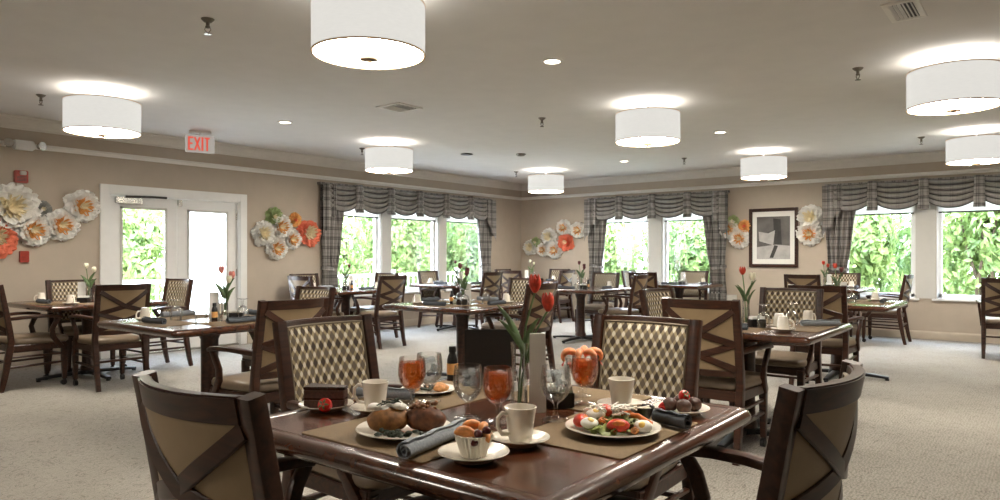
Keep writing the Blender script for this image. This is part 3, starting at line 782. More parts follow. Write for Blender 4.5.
# ------------------------------------------------------------------ paper flowers
def petals(mb, n, R, lift, r, ruffle=0.06, ph=0.0, wide=1.25, base=0.05):
    for k in range(n):
        a = 2*PI*k/n+ph+r.uniform(-.12, .12); RR = R*r.uniform(.88, 1.08); lf = lift*r.uniform(.8, 1.25)
        wv = r.uniform(0, 6.28); ca, sa = math.cos(a), math.sin(a)
        def fn(u, v):
            d = base+(RR-base)*v
            w = wide*RR*(2*PI/n)*0.5*math.sin(PI*(0.12+0.80*v))**0.7
            x = (u-0.5)*2*w
            z = lf*v**1.5+0.09*RR*(abs(u-.5)*2)**2*v + ruffle*RR*math.sin(u*9+wv)*v**2 - 0.12*RR*max(0, v-.75)*4*(0.5+0.5*math.sin(wv))
            return (d*ca-x*sa, -(0.02+z), d*sa+x*ca)
        mb.slab(fn, 7, 6, (0, 0.006, 0))
def paper_flower(outer, inner, heart, seed, name='paper_flower'):
    r = random.Random(seed); t = thing(name, '', 'paper flower')
    a = MB(); petals(a, 9, 1.0, 0.10, r, .09); petals(a, 9, 0.92, 0.26, r, .1, .35); petals(a, 9, 0.80, 0.40, r, .1, .15); petals(a, 8, 0.64, 0.52, r, .1, .4)
    a.build('outer_petals', outer, t, angle=80)
    b = MB(); petals(b, 10, 0.56, 0.40, r, 0.22, 0, .72); petals(b, 9, 0.42, 0.52, r, 0.3, .3, .7); b.build('inner_petals', inner, t, angle=80)
    c = MB(); petals(c, 7, 0.24, 0.56, r, 0.4, .1, .7, 0.01)
    c.build('flower_heart', heart, t, angle=80)
    return t
F_WO = paper_flower('pf_white', 'pf_orange', 'pf_yellow', 1); F_WY = paper_flower('pf_white', 'pf_yellow', 'pf_yellow', 2)
F_CO = paper_flower('pf_coral', 'pf_yellow', 'pf_yellow', 3); F_CC = paper_flower('pf_coral', 'pf_coral', 'pf_yellow', 4)
F_OO = paper_flower('pf_orange', 'pf_orange', 'pf_coral', 5); F_GR = paper_flower('pf_green', 'pf_green', 'pf_yellow', 6); F_GY = paper_flower('pf_grey', 'pf_grey', 'pf_yellow', 7)
fl = [
 (F_WY, on_left, 2.78, 1.75, .27, 'largest white paper flower, pale yellow heart, beside the fire alarm'),
 (F_CO, on_left, 2.62, 1.43, .22, 'coral paper flower cut by the frame edge below the largest white one'),
 (F_WO, on_left, 2.99, 1.52, .19, 'white paper flower with orange heart right above the pull station'),
 (F_WO, on_left, 3.27, 1.585, .19, 'white paper flower with orange heart, third along from the frame edge'),
 (F_WO, on_left, 3.49, 1.81, .195, 'white paper flower with orange heart beside the door casing'),
 (F_GY, on_left, 3.08, 1.755, .10, 'small grey paper bud between the white flowers by the fire alarm'),
 (F_WY, on_left, 5.88, 1.55, .185, 'white paper flower with pale heart nearest the double door casing'),
 (F_WO, on_left, 6.18, 1.66, .18, 'white paper flower with orange heart below the green tissue tuft'),
 (F_WO, on_left, 6.37, 1.48, .16, 'white and orange paper flower beside the coral one by the triple window'),
 (F_WO, on_left, 6.10, 1.345, .18, 'lowest white paper flower between the double door and triple window'),
 (F_CO, on_left, 6.665, 1.58, .205, 'coral paper flower touching the triple window curtain'),
 (F_OO, on_left, 6.42, 1.77, .11, 'small orange paper flower above the coral one by the triple window'),
 (F_GR, on_left, 6.06, 1.80, .14, 'green tissue tuft at the top of the flowers between door and triple window'),
 (F_WY, on_back, -8.66, 1.41, .16, 'white paper flower closest to the room corner'),
 (F_WO, on_back, -8.34, 1.36, .14, 'small white and orange paper flower second from the room corner'),
 (F_WO, on_back, -8.04, 1.35, .175, 'lowest white paper flower under the coral one near the room corner'),
 (F_WY, on_back, -8.19, 1.63, .17, 'pale-hearted white paper flower above the low row near the room corner'),
 (F_WO, on_back, -7.82, 1.81, .16, 'topmost white paper flower above the coral one near the room corner'),
 (F_WO, on_back, -7.48, 1.75, .165, 'white paper flower nearest the paired window\'s corner-side curtain'),
 (F_CC, on_back, -7.77, 1.51, .18, 'coral paper flower amid white ones near the room corner'),
 (F_GR, on_back, -8.53, 1.52, .10, 'little green tissue tuft among the flowers near the room corner'),
 (F_WO, on_back, -4.43, 1.70, .165, 'white paper flower beside the paired window\'s picture-side curtain'),
 (F_GR, on_back, -4.36, 1.83, .10, 'little green tissue tuft above the white flower left of the picture'),
 (F_OO, on_back, -4.16, 1.74, .105, 'small orange paper flower beside the picture frame'),
 (F_WO, on_back, -4.24, 1.53, .17, 'white paper flower with orange heart below the small orange one by the picture'),
 (F_WY, on_back, -3.09, 1.86, .19, 'pale-hearted white paper flower, upper one between picture and large window'),
 (F_WO, on_back, -3.10, 1.59, .19, 'white paper flower with orange heart, lower one between picture and large window'),
]
for pr, pl, u, z, s, lab in fl:
    loc, rz = pl(u, z, 0.004); put(pr, lab, 'paper flower', loc, rz, 'paper flowers on the walls', scale=s*(1.1 if pl is on_back else 1.03))

# framed picture
loc, rz = on_back(-3.68, 1.04)
t = thing('framed_picture', 'dark-framed grey print with wide white mat hanging between the two back windows', 'picture', loc, rz)
w, h = 0.80, 0.99; e = 0.055
f = MB()
for a, b in (((-w/2, -0.035, 0), (-w/2+e, 0, h)), ((w/2-e, -0.035, 0), (w/2, 0, h)), ((-w/2+e, -0.035, 0), (w/2-e, 0, e)), ((-w/2+e, -0.035, h-e), (w/2-e, 0, h))): f.span(a, b)
f.build('frame', 'wood', t, bevel=0.005)
MB().span((-w/2+e, -0.015, e), (w/2-e, -0.004, h-e)).build('mat_board', 'paper', t, smooth=False)
pr = MB().span((-w/2+e+.075, -0.018, e+.085), (w/2-e-.075, -0.0155, h-e-.085)).build('print', 'print', t, smooth=False)
x0, x1 = -w/2+e+.077, w/2-e-.077
MB().add([(x0, -.0186, .142), (x1, -.0186, .142), (x1, -.0186, .36), (.05, -.0186, .38), (x0, -.0186, .34)], [(0, 1, 2, 3, 4)]).build('pale_cloth_shape', 'printpale', pr, smooth=False)
MB().add([(x0+.04, -.0188, .44), (.0, -.0188, .37), (.03, -.0188, .62), (-.08, -.0188, .57), (x0+.03, -.0188, .6)], [(0, 1, 2, 3, 4)]).build('pale_folded_shape', 'printpale', pr, smooth=False)
MB().add([(-.06, -.0190, .16), (.0, -.0190, .16), (.08, -.0190, .36), (.02, -.0190, .37)], [(0, 1, 2, 3)]).build('dark_fold_shape', 'printdark', pr, smooth=False)
MB().add([(.02, -.0184, .38), (.14, -.0184, .38), (.12, -.0184, .8), (.0, -.0184, .82)], [(0, 1, 2, 3)]).build('dark_column_shape', 'printdark', pr, smooth=False)

# ------------------------------------------------------------------ dining chair
HT = 0.97; PX = 0.221
def by(z):   # y of the back's mid-line at height z (posts)
    if z < 0.45: return lerp(-0.315, -0.235, (z/0.45)**0.8)
    return -0.235-0.085*((z-0.45)/0.52)**1.2
def bc(x, z): return by(z)-0.056*(1-(x/PX)**2)
def make_chair():
    t = thing('dining_chair', '', 'chair')
    sec = rrect(0.044, 0.05, 0.006)
    for s in (-1, 1):
        pts = [(s*PX, by(z), z) for z in (0, .1, .2, .3, .38, .45, .55, .65, .75, .85, HT)]
        MB().sweep(pts, sec, (1, 0, 0), [(.8, .8), (.88, .9), (.95, 1), (1, 1.1), (1, 1.1), (1, 1), (1, .95), (1, .9), (1, .86), (1, .82), (1, .8)]).build('rear_leg', 'wood', t)
        fl_ = MB().sweep([(s*PX*.97, .205, .395), (s*PX*.97, .205, .25), (s*PX*.97, .208, .062)], sec, (1, 0, 0), [1.05, 1, .74]).build('front_leg', 'wood', t)
        cs = MB().lathe([(.016, 0), (.016, .026), (.011, .03)], 10, (s*PX*.97, .208, .04)).sweep([(s*PX*.97-.014, .20, .026), (s*PX*.97+.014, .20, .026)], [(.026*math.cos(2*PI*j/14), .026*math.sin(2*PI*j/14)) for j in range(14)], (0, 0, 1))
        cs.build('caster', 'blackplastic', fl_)
        # arm: post -> tip, and the curved support
        arm = MB().sweep([(s*PX, by(.66)+.01, .655), (s*.243, -.16, .664), (s*.262, -.04, .672), (s*.272, .06, .67), (s*.272, .13, .664), (s*.270, .165, .656)], rrect(.05, .03, .01), (1, 0, 0),
                         [(.7, 1), (.85, 1), (1, 1), (1.1, 1), (1.1, .95), (.9, .8)]).build('armrest', 'wood', t)
        MB().sweep([(s*.268, .145, .652), (s*.266, .11, .60), (s*.258, .085, .54), (s*.248, .10, .47), (s*.240, .14, .41), (s*.236, .17, .37)], rrect(.03, .042, .007), (1, 0, 0), [.9, 1, 1, 1.05, 1.15, 1.2]).build('arm_support', 'wood', arm)
    n = 14
    xs = [lerp(-PX+.018, PX-.018, i/n) for i in range(n+1)]
    def curved(z0, z1, yo, th, name, mat, bev=.004):
        f = lambda u, v: (lerp(-PX+.018, PX-.018, u), bc(lerp(-PX+.018, PX-.018, u), lerp(z0, z1, v))+yo, lerp(z0, z1, v))
        return MB().slab(f, n, 2, (0, th, 0)).build(name, mat, t, bevel=bev)
    curved(.912, HT-.001, -.014, .03, 'top_rail', 'wood')
    curved(.505, .547, -.013, .028, 'lower_rail', 'wood')
    f = lambda u, v: (lerp(-PX+.02, PX-.02, u), bc(lerp(-PX+.02, PX-.02, u), lerp(.546, .913, v))+.002, lerp(.546, .913, v))
    MB().slab(f, n, 5, (0, -.012, 0)).build('back_panel', 'tan', t)
    # upholstered front of the back: slightly pillowed, edged with piping
    A, B = .535, .945
    def fr(u, v):
        x = lerp(-PX+.03, PX-.03, u); z = lerp(A, B, v)
        puff = .020*(1-(2*u-1)**6)*(1-(2*v-1)**6)
        return (x, bc(x, z)+.019+puff, z)
    cu = MB().slab(fr, 18, 14, lambda u, v: (0, -(.018+.020*(1-(2*u-1)**6)*(1-(2*v-1)**6)), 0)).build('back_cushion', 'fabric', t, angle=60)
    loop = [fr(i/12, 0) for i in range(13)]+[fr(1, i/8) for i in range(1, 9)]+[fr(1-i/12, 1) for i in range(1, 13)]+[fr(0, 1-i/8) for i in range(1, 9)]
    MB().tube(loop, .0055, 6, (0.1, 1, 0.1)).build('piping', 'pipe', cu)
    # crossing braces on the outside of the back
    def strip(pts, name='cross_brace', yo=-.016):
        p = [(x, bc(x, z)+yo, z) for x, z in pts]
        return p
    def brace(zt, zc, zb, name):
        mb = MB()
        for s in (-1, 1):
            pts = []
            for i in range(13):
                u = i/12; x = s*lerp(-PX+.016, PX-.016, u)
                z = lerp(zt, zc, (u*2)**.9) if u < .5 else lerp(zc, zb, ((u-.5)*2)**1.1)
                pts.append((x, bc(x, z)-.0115-(.002 if s > 0 else 0), z))
            mb.sweep(pts, rrect(.011, .042, .003, 1), (0, -1, 0))
        mb.build(name, 'wood', t)
    brace(.905, .765, .705, 'upper_cross_brace'); brace(.705, .63, .552, 'lower_cross_brace')
    # seat
    def seat(z0, z1, w0, w1, d0, d1, puff, mb):
        rings = []
        for q, (k, dz) in enumerate(((.955, 0), (1, .25), (1.0, .6), (.97, .85), (.90, .97), (.6, 1.0+puff*.8), (.25, 1.0+puff))):
            ring = []
            for j in range(36):
                a = 2*PI*j/36; ca, sa = math.cos(a), math.sin(a)
                ex = 2/5.5
                x = math.copysign(abs(ca)**ex, ca); y = math.copysign(abs(sa)**ex, sa)
                wid = lerp(w0, w1, (y+1)/2)
                ring.append((x*wid*k, lerp(d0, d1, (y*k+1)/2), lerp(z0, z1, dz)))
            rings.append(ring)
        return mb.rings(rings)
    seat(.415, .475, .215, .252, -.235, .262, .18, MB()).build('seat', 'vinyl', t, angle=60)
    fm = MB(); o_ = .0
    for a, b in (((-.235, .19, .355), (.235, .225, .416)), ((-.21, -.245, .355), (.21, -.215, .416))): fm.span(a, b)
    for s in (-1, 1): fm.sweep([(s*.212, -.235, .385), (s*.226, .215, .385)], rrect(.06, .028, .004, 1), (0, 0, 1))
    # sweep section: side axis is across, up axis vertical
    fm.build('seat_frame', 'wood', t, bevel=.003)
    for s in (-1, 1):
        MB().sweep([(s*PX, by(.22)+.01, .215), (s*PX*.97, .205, .225)], rrect(.02, .03, .004, 1), (0, 0, 1)).build('side_stretcher', 'wood', t)
        MB().sweep([(s*PX, by(.3)+.01, .305), (s*PX*.97, .205, .305)], rrect(.018, .024, .004, 1), (0, 0, 1)).build('side_stretcher', 'wood', t)
    MB().sweep([(-PX, by(.27), .262), (PX, by(.27), .262)], rrect(.02, .03, .004, 1), (0, 0, 1)).build('rear_stretcher', 'wood', t)
    return t
CH = make_chair()
RZ = {'+Y': 0.0, '-X': PI/2, '-Y': PI, '+X': -PI/2}
chairs = [
 (-1.38, 1.07, '+Y', 0, 'dark wooden chair with crossed back cut off by the frame, nearest the potato plate', 'laid'),
 (-.715, 1.69, '-X', -.045, 'dark wooden chair seen from behind at the salad plate side of the laid table', 'laid'),
 (-2.08, 1.88, '+X', 0, 'chair with diamond fabric back facing the viewer behind the cake plate', 'laid'),
 (-1.36, 2.43, '-Y', 0, 'chair with diamond fabric back facing the viewer behind the salad and shrimp', 'laid'),
 (-3.92, 2.60, '-X', .0, 'dark cross-backed armchair between the pink tulip table and the laid table', ''),
 (-4.89, 3.42, '-Y', 0, 'patterned-back chair on the triple window side of the pink tulip table', ''),
 (-7.10, 3.02, '-X', .0, 'tan cross-backed chair in front of the table under the fire alarm', ''),
 (-7.67, 2.56, '+Y', 0, 'chair cut by the frame edge at the table under the fire alarm', ''),
 (-7.80, 3.78, '-Y', .10, 'tilted patterned-back chair in front of the double door\'s middle', ''),
 (-8.14, 3.20, '+X', 0, 'patterned-back chair against the wall below the paper flower by the door', ''),
 (-4.88, 6.42, '-Y', 0, 'patterned-back chair behind the dark tulips of the middle table', ''),
 (-4.14, 5.55, '-X', 0, 'dark cross-backed chair behind the red tulips of the laid table', ''),
 (-8.28, 8.95, '+X', 0, 'chair facing in under the triple window\'s middle pane', ''),
 (-7.48, 8.98, '-X', 0, 'cross-backed chair before the triple window\'s third pane', ''),
 (-7.30, 6.60, '-X', 0, 'tan cross-backed chair standing alone before the triple window\'s first post', ''),
 (-8.33, 6.40, '+X', 0, 'chair facing in beside the lower edge of the triple window\'s door-side curtain', ''),
 (-7.74, 5.98, '+Y', 0, 'small cross-backed chair below the coral flower by the triple window', ''),
 (-8.00, 7.12, '-Y', 0, 'chair whose dark top shows under the triple window\'s first pane', ''),
 (-4.86, 9.00, '-X', .1, 'slanting cross-backed chair before the paired window\'s centre post', ''),
 (-5.55, 9.50, '-Y', 0, 'grey-fronted chair under the paired window\'s corner-side pane', ''),
 (-5.67, 11.40, '+X', 0, 'chair facing in close beside the paired window\'s centre post', ''),
 (-5.20, 10.70, '+Y', 0, 'dark-railed chair in front of the paired window\'s centre post', ''),
 (-4.95, 11.59, '-Y', 0, 'chair backing onto the paired window\'s picture-side pane', ''),
 (-7.40, 11.10, '-X', 0, 'dark cross-backed chair below the coral flower near the room corner', ''),
 (-7.80, 11.62, '-Y', 0, 'grey-fronted chair against the back wall below the corner paper flowers', ''),
 (-8.22, 11.02, '+X', 0, 'grey-fronted chair against the door wall nearest the room corner', ''),
 (-7.72, 10.50, '+Y', 0, 'dark-railed chair in front of the room corner table', ''),
 (-1.685, 4.44, '+Y', 0, 'large cross-backed armchair right behind the laid table\'s salad-side chair back', ''),
 (-2.15, 5.15, '+X', -.08, 'chair seen edge-on with pale patterned front beside the large cross-backed armchair', ''),
 (-1.66, 5.62, '-Y', 0, 'patterned-back chair below the framed picture behind the upturned glass', ''),
 (-1.65, 7.00, '+Y', 0, 'cross-backed chair just behind the patterned one below the picture', ''),
 (-1.92, 11.39, '-X', 0, 'chair in side view in front of the large window\'s first pane', ''),
 (-2.78, 10.78, '+Y', 0, 'chair whose dark top rail shows just under the picture frame', ''),
 (-2.55, 11.59, '-Y', 0, 'grey-fronted chair at the large window\'s picture-side curtain', ''),
 (-.45, 10.56, '+Y', .06, 'cross-backed chair standing apart, cut by the frame under the large window', ''),
]
for x, y, d, j, lab, g in chairs:
    put(CH, lab, 'chair', (x, y, 0), RZ[d]+j, scale=None if not lab.startswith('dark wooden chair with crossed') else (.94, 1, 1), group= 'chairs at the laid table' if g else 'dining chairs at the empty tables')

# ------------------------------------------------------------------ dining table
TS = 1.12
def make_table():
    t = thing('dining_table', '', 'table')
    def ring(inset, z):
        s = TS-2*inset; return [(a, b, z) for a, b in rrect(s, s, max(.035-inset*.4, .012), 5)]
    e = [(.056, .7595), (.050, .7618), (.044, .7612), (.038, .7625), (.018, .7615), (.007, .755), (.001, .745), (0, .737), (.003, .727), (.011, .7195), (.016, .719), (.019, .713), (.03, .710), (.056, .710)]
    top = MB().rings([ring(.056, .711), ring(.056, .7600)]).build('tabletop', 'woodtop', t)
    MB().rings([ring(i, z) for i, z in e], True, False, False).build('moulded_edge', 'woodedge', t, angle=50)
    MB().box((0, 0, .7), (.42, .42, .02)).build('mounting_plate', 'iron', t, bevel=.004)
    MB().lathe([(.075, .06), (.075, .1), (.062, .13), (.06, .4), (.062, .62), (.085, .67), (.085, .69)], 24).build('pedestal', 'wood', t)
    MB().lathe([(.085, .03), (.085, .055), (.07, .075), (0, .075)], 20).build('base_hub', 'iron', t)
    for k in range(4):
        a = PI/2*k; c, s = math.cos(a), math.sin(a)
        f = MB().sweep([(c*.05, s*.05, .048), (c*.3, s*.3, .040), (c*.47, s*.47, .026)], rrect(.06, .034, .008), (-s, c, 0), [(1.1, 1), (1, .9), (.75, .7)])
        f.lathe([(.02, .0), (.02, .018), (.012, .022)], 12, (c*.455, s*.455, 0))
        f.build('base_foot', 'iron', t)
    return t
TB = make_table()
TT = .7605
tables = {
 'A': (-1.285, 1.645, 'large dark wooden table nearest the viewer, laid with plates of food', 'the laid table'),
 'B': (-4.88, 2.78, 'dark wooden table with pink tulips in front of the double door', 'the pink tulip table'),
 'C': (-7.80, 3.12, 'dark wooden table by the wall under the fire alarm and paper flowers', 'the table under the fire alarm'),
 'D': (-4.58, 5.26, 'dark wooden table with maroon tulips straight behind the black menu board', 'the maroon tulip table'),
 'E': (-7.92, 8.95, 'dark wooden table before the triple window\'s third pane', 'the triple window\'s far table'),
 'F': (-7.86, 6.52, 'dark wooden table before the triple window\'s first pane', 'the triple window\'s near table'),
 'G': (-5.42, 8.85, 'dark wooden table with bare pedestal showing before the paired window\'s corner-side curtain', 'the table before the paired window'),
 'H': (-4.92, 11.15, 'dark wooden table close under the paired window\'s picture-side pane', 'the table touching the paired window'),
 'I': (-7.85, 11.02, 'dark wooden table in the room corner below paper flowers', 'the room corner table'),
 'J': (-1.65, 4.84, 'dark wooden table with long grey napkin roll, next beyond the laid table', 'the table below the framed picture'),
 'K': (-1.74, 7.85, 'dark wooden table whose top shines green with window light', 'the green-shining table'),
 'M': (-2.65, 11.2, 'dark wooden table close under the large window\'s first pane', 'the table under the large window'),
}
for k_, (x, y, lab, tn) in tables.items():
    put(TB, lab, 'table', (x, y, 0), 0, 'dining tables')

# ------------------------------------------------------------------ tableware prototypes
def plate(R, name='plate'):
    return MB().lathe([(0, .002), (R*.55, 0), (R*.6, .004), (R*.72, .009), (R*.97, .018), (R, .0195), (R*.985, .0215), (R*.7, .0135), (R*.58, .0085), (0, .0075)], 40).build(name, 'china')
P25 = plate(.126, 'dinner_plate'); P17 = plate(.083, 'dessert_plate'); PSA = plate(.074, 'saucer')
def cup():
    t = thing('coffee_cup', '', 'cup')
    MB().lathe([(0, .003), (.026, 0), (.028, .004), (.031, .02), (.036, .06), (.0395, .082), (.0405, .086), (.0385, .087), (.036, .082), (.032, .055), (.027, .02), (.02, .009), (0, .008)], 30).build('bowl', 'china', t)
    MB().tube([(.034, 0, .07), (.052, 0, .076), (.064, 0, .064), (.064, 0, .042), (.052, 0, .024), (.032, 0, .022)], .0052, 8, (0, 1, 0)).build('handle', 'china', t)
    return t
CUP = cup()
GP = [(.0, .004), (.012, .007), (.034, .0025), (.0345, 0), (.036, .001), (.035, .004), (.012, .01), (.007, .016), (.0055, .03), (.0055, .045), (.009, .052), (.022, .062), (.034, .08), (.0395, .104), (.039, .13), (.035, .163), (.0338, .163), (.0375, .13), (.038, .105), (.0325, .082), (.021, .065), (.006, .055)]
def goblet(fill=None):
    t = thing('goblet', '', 'glass')
    MB().lathe(GP[1:], 28, cap0=False, cap1=True).build('bowl_and_stem', 'glass', t)
    if fill:
        MB().lathe([(0, .0540), (.022, .0630), (.0352, .079), (.0405, .100), (.0401, .1235), (.038, .139), (0, .139)], 26).build('drink', fill, t)
        ic = MB(); r = random.Random(5)
        for q in range(9):
            ic.box((r.uniform(-.017, .017), r.uniform(-.017, .017), r.uniform(.085, .14)), (.019, .018, .016), r.uniform(0, 3), r.uniform(0, 3))
        ic.build('ice_cubes', 'ice', t, bevel=.003)
    return t
GP = [(r*1.1, z*.95) for r, z in GP]
G_E = goblet(); G_W = goblet('water'); G_T = goblet('tea')
def napkin(mat, L=.24):
    mb = MB(); n = 40; rs0 = []; 
    sec = []
    for i in range(n+1):
        a = 2*PI*2.3*i/n; r = lerp(.007, .0225, i/n); sec.append((r*math.cos(a), r*math.sin(a)))
    for i in range(n, -1, -1):
        a = 2*PI*2.3*i/n; r = lerp(.007, .0225, i/n)-.0035; sec.append((r*math.cos(a), r*math.sin(a)))
    sec = [(x, y+.0225) for x, y in sec]
    pth = [lerp(-L/2, L/2, i/8) for i in range(9)]
    rs = []
    for i, x in enumerate(pth):
        k = 1+.06*math.sin(i*1.9)
        rs.append([(x+.004*math.sin(j*.5), a*k, b*k) for j, (a, b) in enumerate(sec)])
    return mb.rings(rs).build('napkin_roll', mat, None, angle=50)
NAP = napkin('napkin', .26); NAPD = napkin('darknapkin', .26)
def matm(): return MB().rings([[(a, b, z) for a, b in rrect(.45, .33, .01, 2)] for z in (0, .0025)]).build('placemat', 'mat')
MAT = matm()
def vase():
    t = thing('bud_vase', '', 'vase')
    MB().lathe([(0, .004), (.026, 0), (.028, .004), (.026, .05), (.0235, .15), (.027, .205), (.0255, .205), (.0222, .15), (.0245, .05), (.025, .012), (0, .012)], 24).build('glass_body', 'glass', t)
    MB().lathe([(0, .0125), (.0238, .0135), (.0232, .05), (.0222, .12), (0, .12)], 20).build('water', 'water', t)
    return t
VASE = vase()
def tulip(mat, hgt, lean, openv, seed):
    r = random.Random(seed); t = thing('tulip', '', 'flower')
    tip = Vector((lean, .004, hgt-.055))
    path = [(0, 0, .016), (lean*.1, 0, hgt*.3), (lean*.45, .002, hgt*.62), tuple(tip)]
    MB().tube(path, .0034, 7).build('stem', 'leaf_s', t)
    for k in range(2):
        s = 1 if k else -1; L = hgt*(.72 if k else .82); b = hgt*.40
        def lf(u, v):
            w = .0115*math.sin(PI*(.12+.86*v))**.8
            q = (u-.5)*2*w
            return (s*(.004+.06*v**1.6)+lean*.35*(1-v)+q*.85, q*.5+.004*(abs(u-.5)*2)**2, b+(L-b)*v-.02*v**3-s*q*.35*v)
        MB().slab(lf, 4, 12, (.0015*s, 0, 0)).build('leaf', 'leaf_s', t, angle=80)
    bl = MB(); R = .019
    for k in range(6):
        a = 2*PI*k/6+.2; rr = R*(1.0 if k % 2 else .93)
        def pf(u, v):
            prof = math.sin(PI*(.06+.72*v))**.75
            rad = rr*prof*(1+openv*v); th = a+(u-.5)*1.5*(1-v**4*.75)
            return (tip.x+rad*math.cos(th), tip.y+rad*math.sin(th), tip.z-.004+.058*v-.006*(abs(u-.5)*2)**2*v)
        bl.slab(pf, 5, 8, lambda u, v: (-.0015*math.cos(a), -.0015*math.sin(a), 0))
    bl.build('bloom', mat, t, angle=80)
    return t
TU = {c: [tulip(c, .40, .02, .05, 1), tulip(c, .36, .045, .1, 2), tulip(c, .33, .05, .05, 3)] for c in ('t_red', 't_pink', 't_dark', 't_white')}
def card():
    mb = MB()
    for s in (-1, 1):
        mb.add([(-.034, s*.017, 0), (.034, s*.017, 0), (.034, s*.006, .2), (-.034, s*.006, .2), (-.034, s*.0155, 0), (.034, s*.0155, 0), (.034, s*.0045, .2), (-.034, s*.0045, .2)],
               [(0, 1, 2, 3), (7, 6, 5, 4), (0, 4, 5, 1), (3, 2, 6, 7), (0, 3, 7, 4), (1, 5, 6, 2)])
    mb.span((-.034, -.006, .1985), (.034, .006, .2))
    return mb.build('table_card', 'paper', None, smooth=False)
CARD = card()
def shaker():
    t = thing('salt_shaker', '', 'shaker')
    MB().lathe([(0, 0), (.018, 0), (.019, .004), (.016, .05), (.014, .058)], 10).build('glass_body', 'glass', t)
    MB().lathe([(0, .003), (.0165, .004), (.015, .035), (0, .035)], 10).build('salt', 'cream', t)
    MB().lathe([(.015, .056), (.0155, .066), (.011, .076), (0, .078)], 16).build('cap', 'chrome', t)
    return t
SHK = shaker()
def bottle():
    t = thing('condiment_bottle', '', 'bottle')
    MB().lathe([(0, 0), (.02, 0), (.021, .004), (.021, .075), (.017, .09), (.012, .1), (.012, .106)], 18).build('body', 'blackplastic', t)
    MB().lathe([(.0216, .02), (.0216, .062)], 18, cap0=False, cap1=False).build('label_band', 'pf_orange', t)
    MB().lathe([(.014, .104), (.014, .122), (.012, .126), (0, .127)], 16).build('cap', 'blackplastic', t)
    return t
BOT = bottle()
def caddy():
    t = thing('sugar_caddy', '', 'caddy')
    mb = MB()
    for a, b in (((-.05, -.035, 0), (.05, .035, .004)), ((-.05, -.035, .004), (-.046, .035, .05)), ((.046, -.035, .004), (.05, .035, .05)), ((-.046, -.035, .004), (.046, -.031, .05)), ((-.046, .031, .004), (.046, .035, .05))): mb.span(a, b)
    mb.build('box', 'blackplastic', t, bevel=.002)
    r = random.Random(2); pk = MB()
    for i in range(14): pk.box((-.042+i*.0065, r.uniform(-.003, .003), .037), (.0022, .056, .062), 0, 0, r.uniform(-.12, .12))
    o = pk.build('sugar_packets', 'paper', t, smooth=False); o['kind'] = 'stuff'
    return t
CAD = caddy()

# settings on the tables that are not in use
SIDES = {'near': (0, -1, 0.0, 'near side'), 'far': (0, 1, PI, 'picture-wall side'), 'door': (-1, 0, -PI/2, 'door-wall side'), 'aisle': (1, 0, PI/2, 'aisle side')}
def setting(T, side, items):
    cx, cy, _, tn = tables[T]; dx, dy, rot, word = SIDES[side]
    def at(a, d, z=TT):   # a along the edge to the diner's right, d in from the edge
        ex, ey = -dy, dx
        k = TS/2-d
        return (cx+dx*k+ex*a, cy+dy*k+ey*a, z)
    for it in items:
        if it == 'mat': put(MAT, 'tan woven placemat on the %s of %s' % (word, tn), 'placemat', at(0, .21), rot, 'tan placemats')
        if it in ('nap', 'napd'): put(NAP if it == 'nap' else NAPD, '%s rolled napkin on the %s of %s' % ('grey' if it == 'nap' else 'charcoal', word, tn), 'napkin', at(0.02, .14, TT+(.003 if 'mat' in items else 0)), rot+.06, 'rolled napkins')
        if it == 'cup':
            put(PSA, 'white saucer on the %s of %s' % (word, tn), 'saucer', at(.33, .27), rot, 'saucers')
            put(CUP, 'white cup upside down on the %s of %s' % (word, tn), 'cup', at(.33, .27, TT+.0085+.0875), rot, 'upturned cups', rx=PI)
        if it == 'glass': put(G_E, 'upside-down goblet on the %s of %s' % (word, tn), 'glass', at(.17, .40, TT+.156), rot, 'upturned goblets', rx=PI)
def centre(T, tul, items, cx=None, cy=None, names=('tallest', 'middle', 'shortest')):
    x, y, _, tn = tables[T]
    cx = x if cx is None else cx; cy = y if cy is None else cy
    col = {'t_red': 'red', 't_pink': 'pink', 't_dark': 'maroon', 't_white': 'cream'}
    put(VASE, 'slim clear glass vase of tulips on '+tn, 'vase', (cx, cy, TT), 0, 'tulip vases')
    for k, c in enumerate(tul):
        a = YAW+[PI, .3, -.9][k]+ (0 if k else .0)
        put(TU[c][k], '%s of the tulips, %s, in the vase on %s' % (names[k] if len(tul) > 2 else ('taller', 'lower')[k], col[c], tn), 'flower', (cx+[-.003, .006, .002][k], cy+[.003, -.003, .009][k], TT), a, 'tulips in vases', scale=(1.12, 1.12, 1.0))
    for it, dx, dy, r in items:
        # dx to the viewer's right, dy away from the viewer
        p = (cx+dx*math.cos(YAW)-dy*math.sin(YAW), cy+dx*math.sin(YAW)+dy*math.cos(YAW), TT)
        if it == 'card': put(CARD, 'tall white folded card standing by the vase on '+tn, 'card', p, YAW+r, 'white table cards')
        if it == 'shk': put(SHK, 'glass salt shaker with metal cap by the vase on '+tn, 'shaker', p, 0, 'salt shakers')
        if it == 'bot': put(BOT, 'dark condiment bottle with orange band on '+tn, 'bottle', p, 0, 'condiment bottles')
        if it == 'cad': put(CAD, 'black caddy of sugar packets on '+tn, 'caddy', p, YAW+r, 'sugar caddies')
full = ['mat', 'napd', 'cup', 'glass']
setting('B', 'near', ['mat', 'napd', 'glass']); setting('B', 'door', ['mat', 'nap', 'glass', 'cup']); setting('B', 'far', ['mat', 'napd', 'cup']); setting('B', 'aisle', ['mat', 'napd', 'glass'])
centre('B', ['t_pink', 't_pink', 't_white'], [('card', -.09, .03, .1), ('bot', -.05, -.06, 0), ('cad', .08, .02, .2), ('shk', .03, -.08, 0)], -4.83, 2.87)
setting('C', 'near', ['mat', 'napd', 'cup']); setting('C', 'aisle', ['mat', 'napd', 'glass']); setting('C', 'door', ['cup']); setting('C', 'far', ['napd', 'glass'])
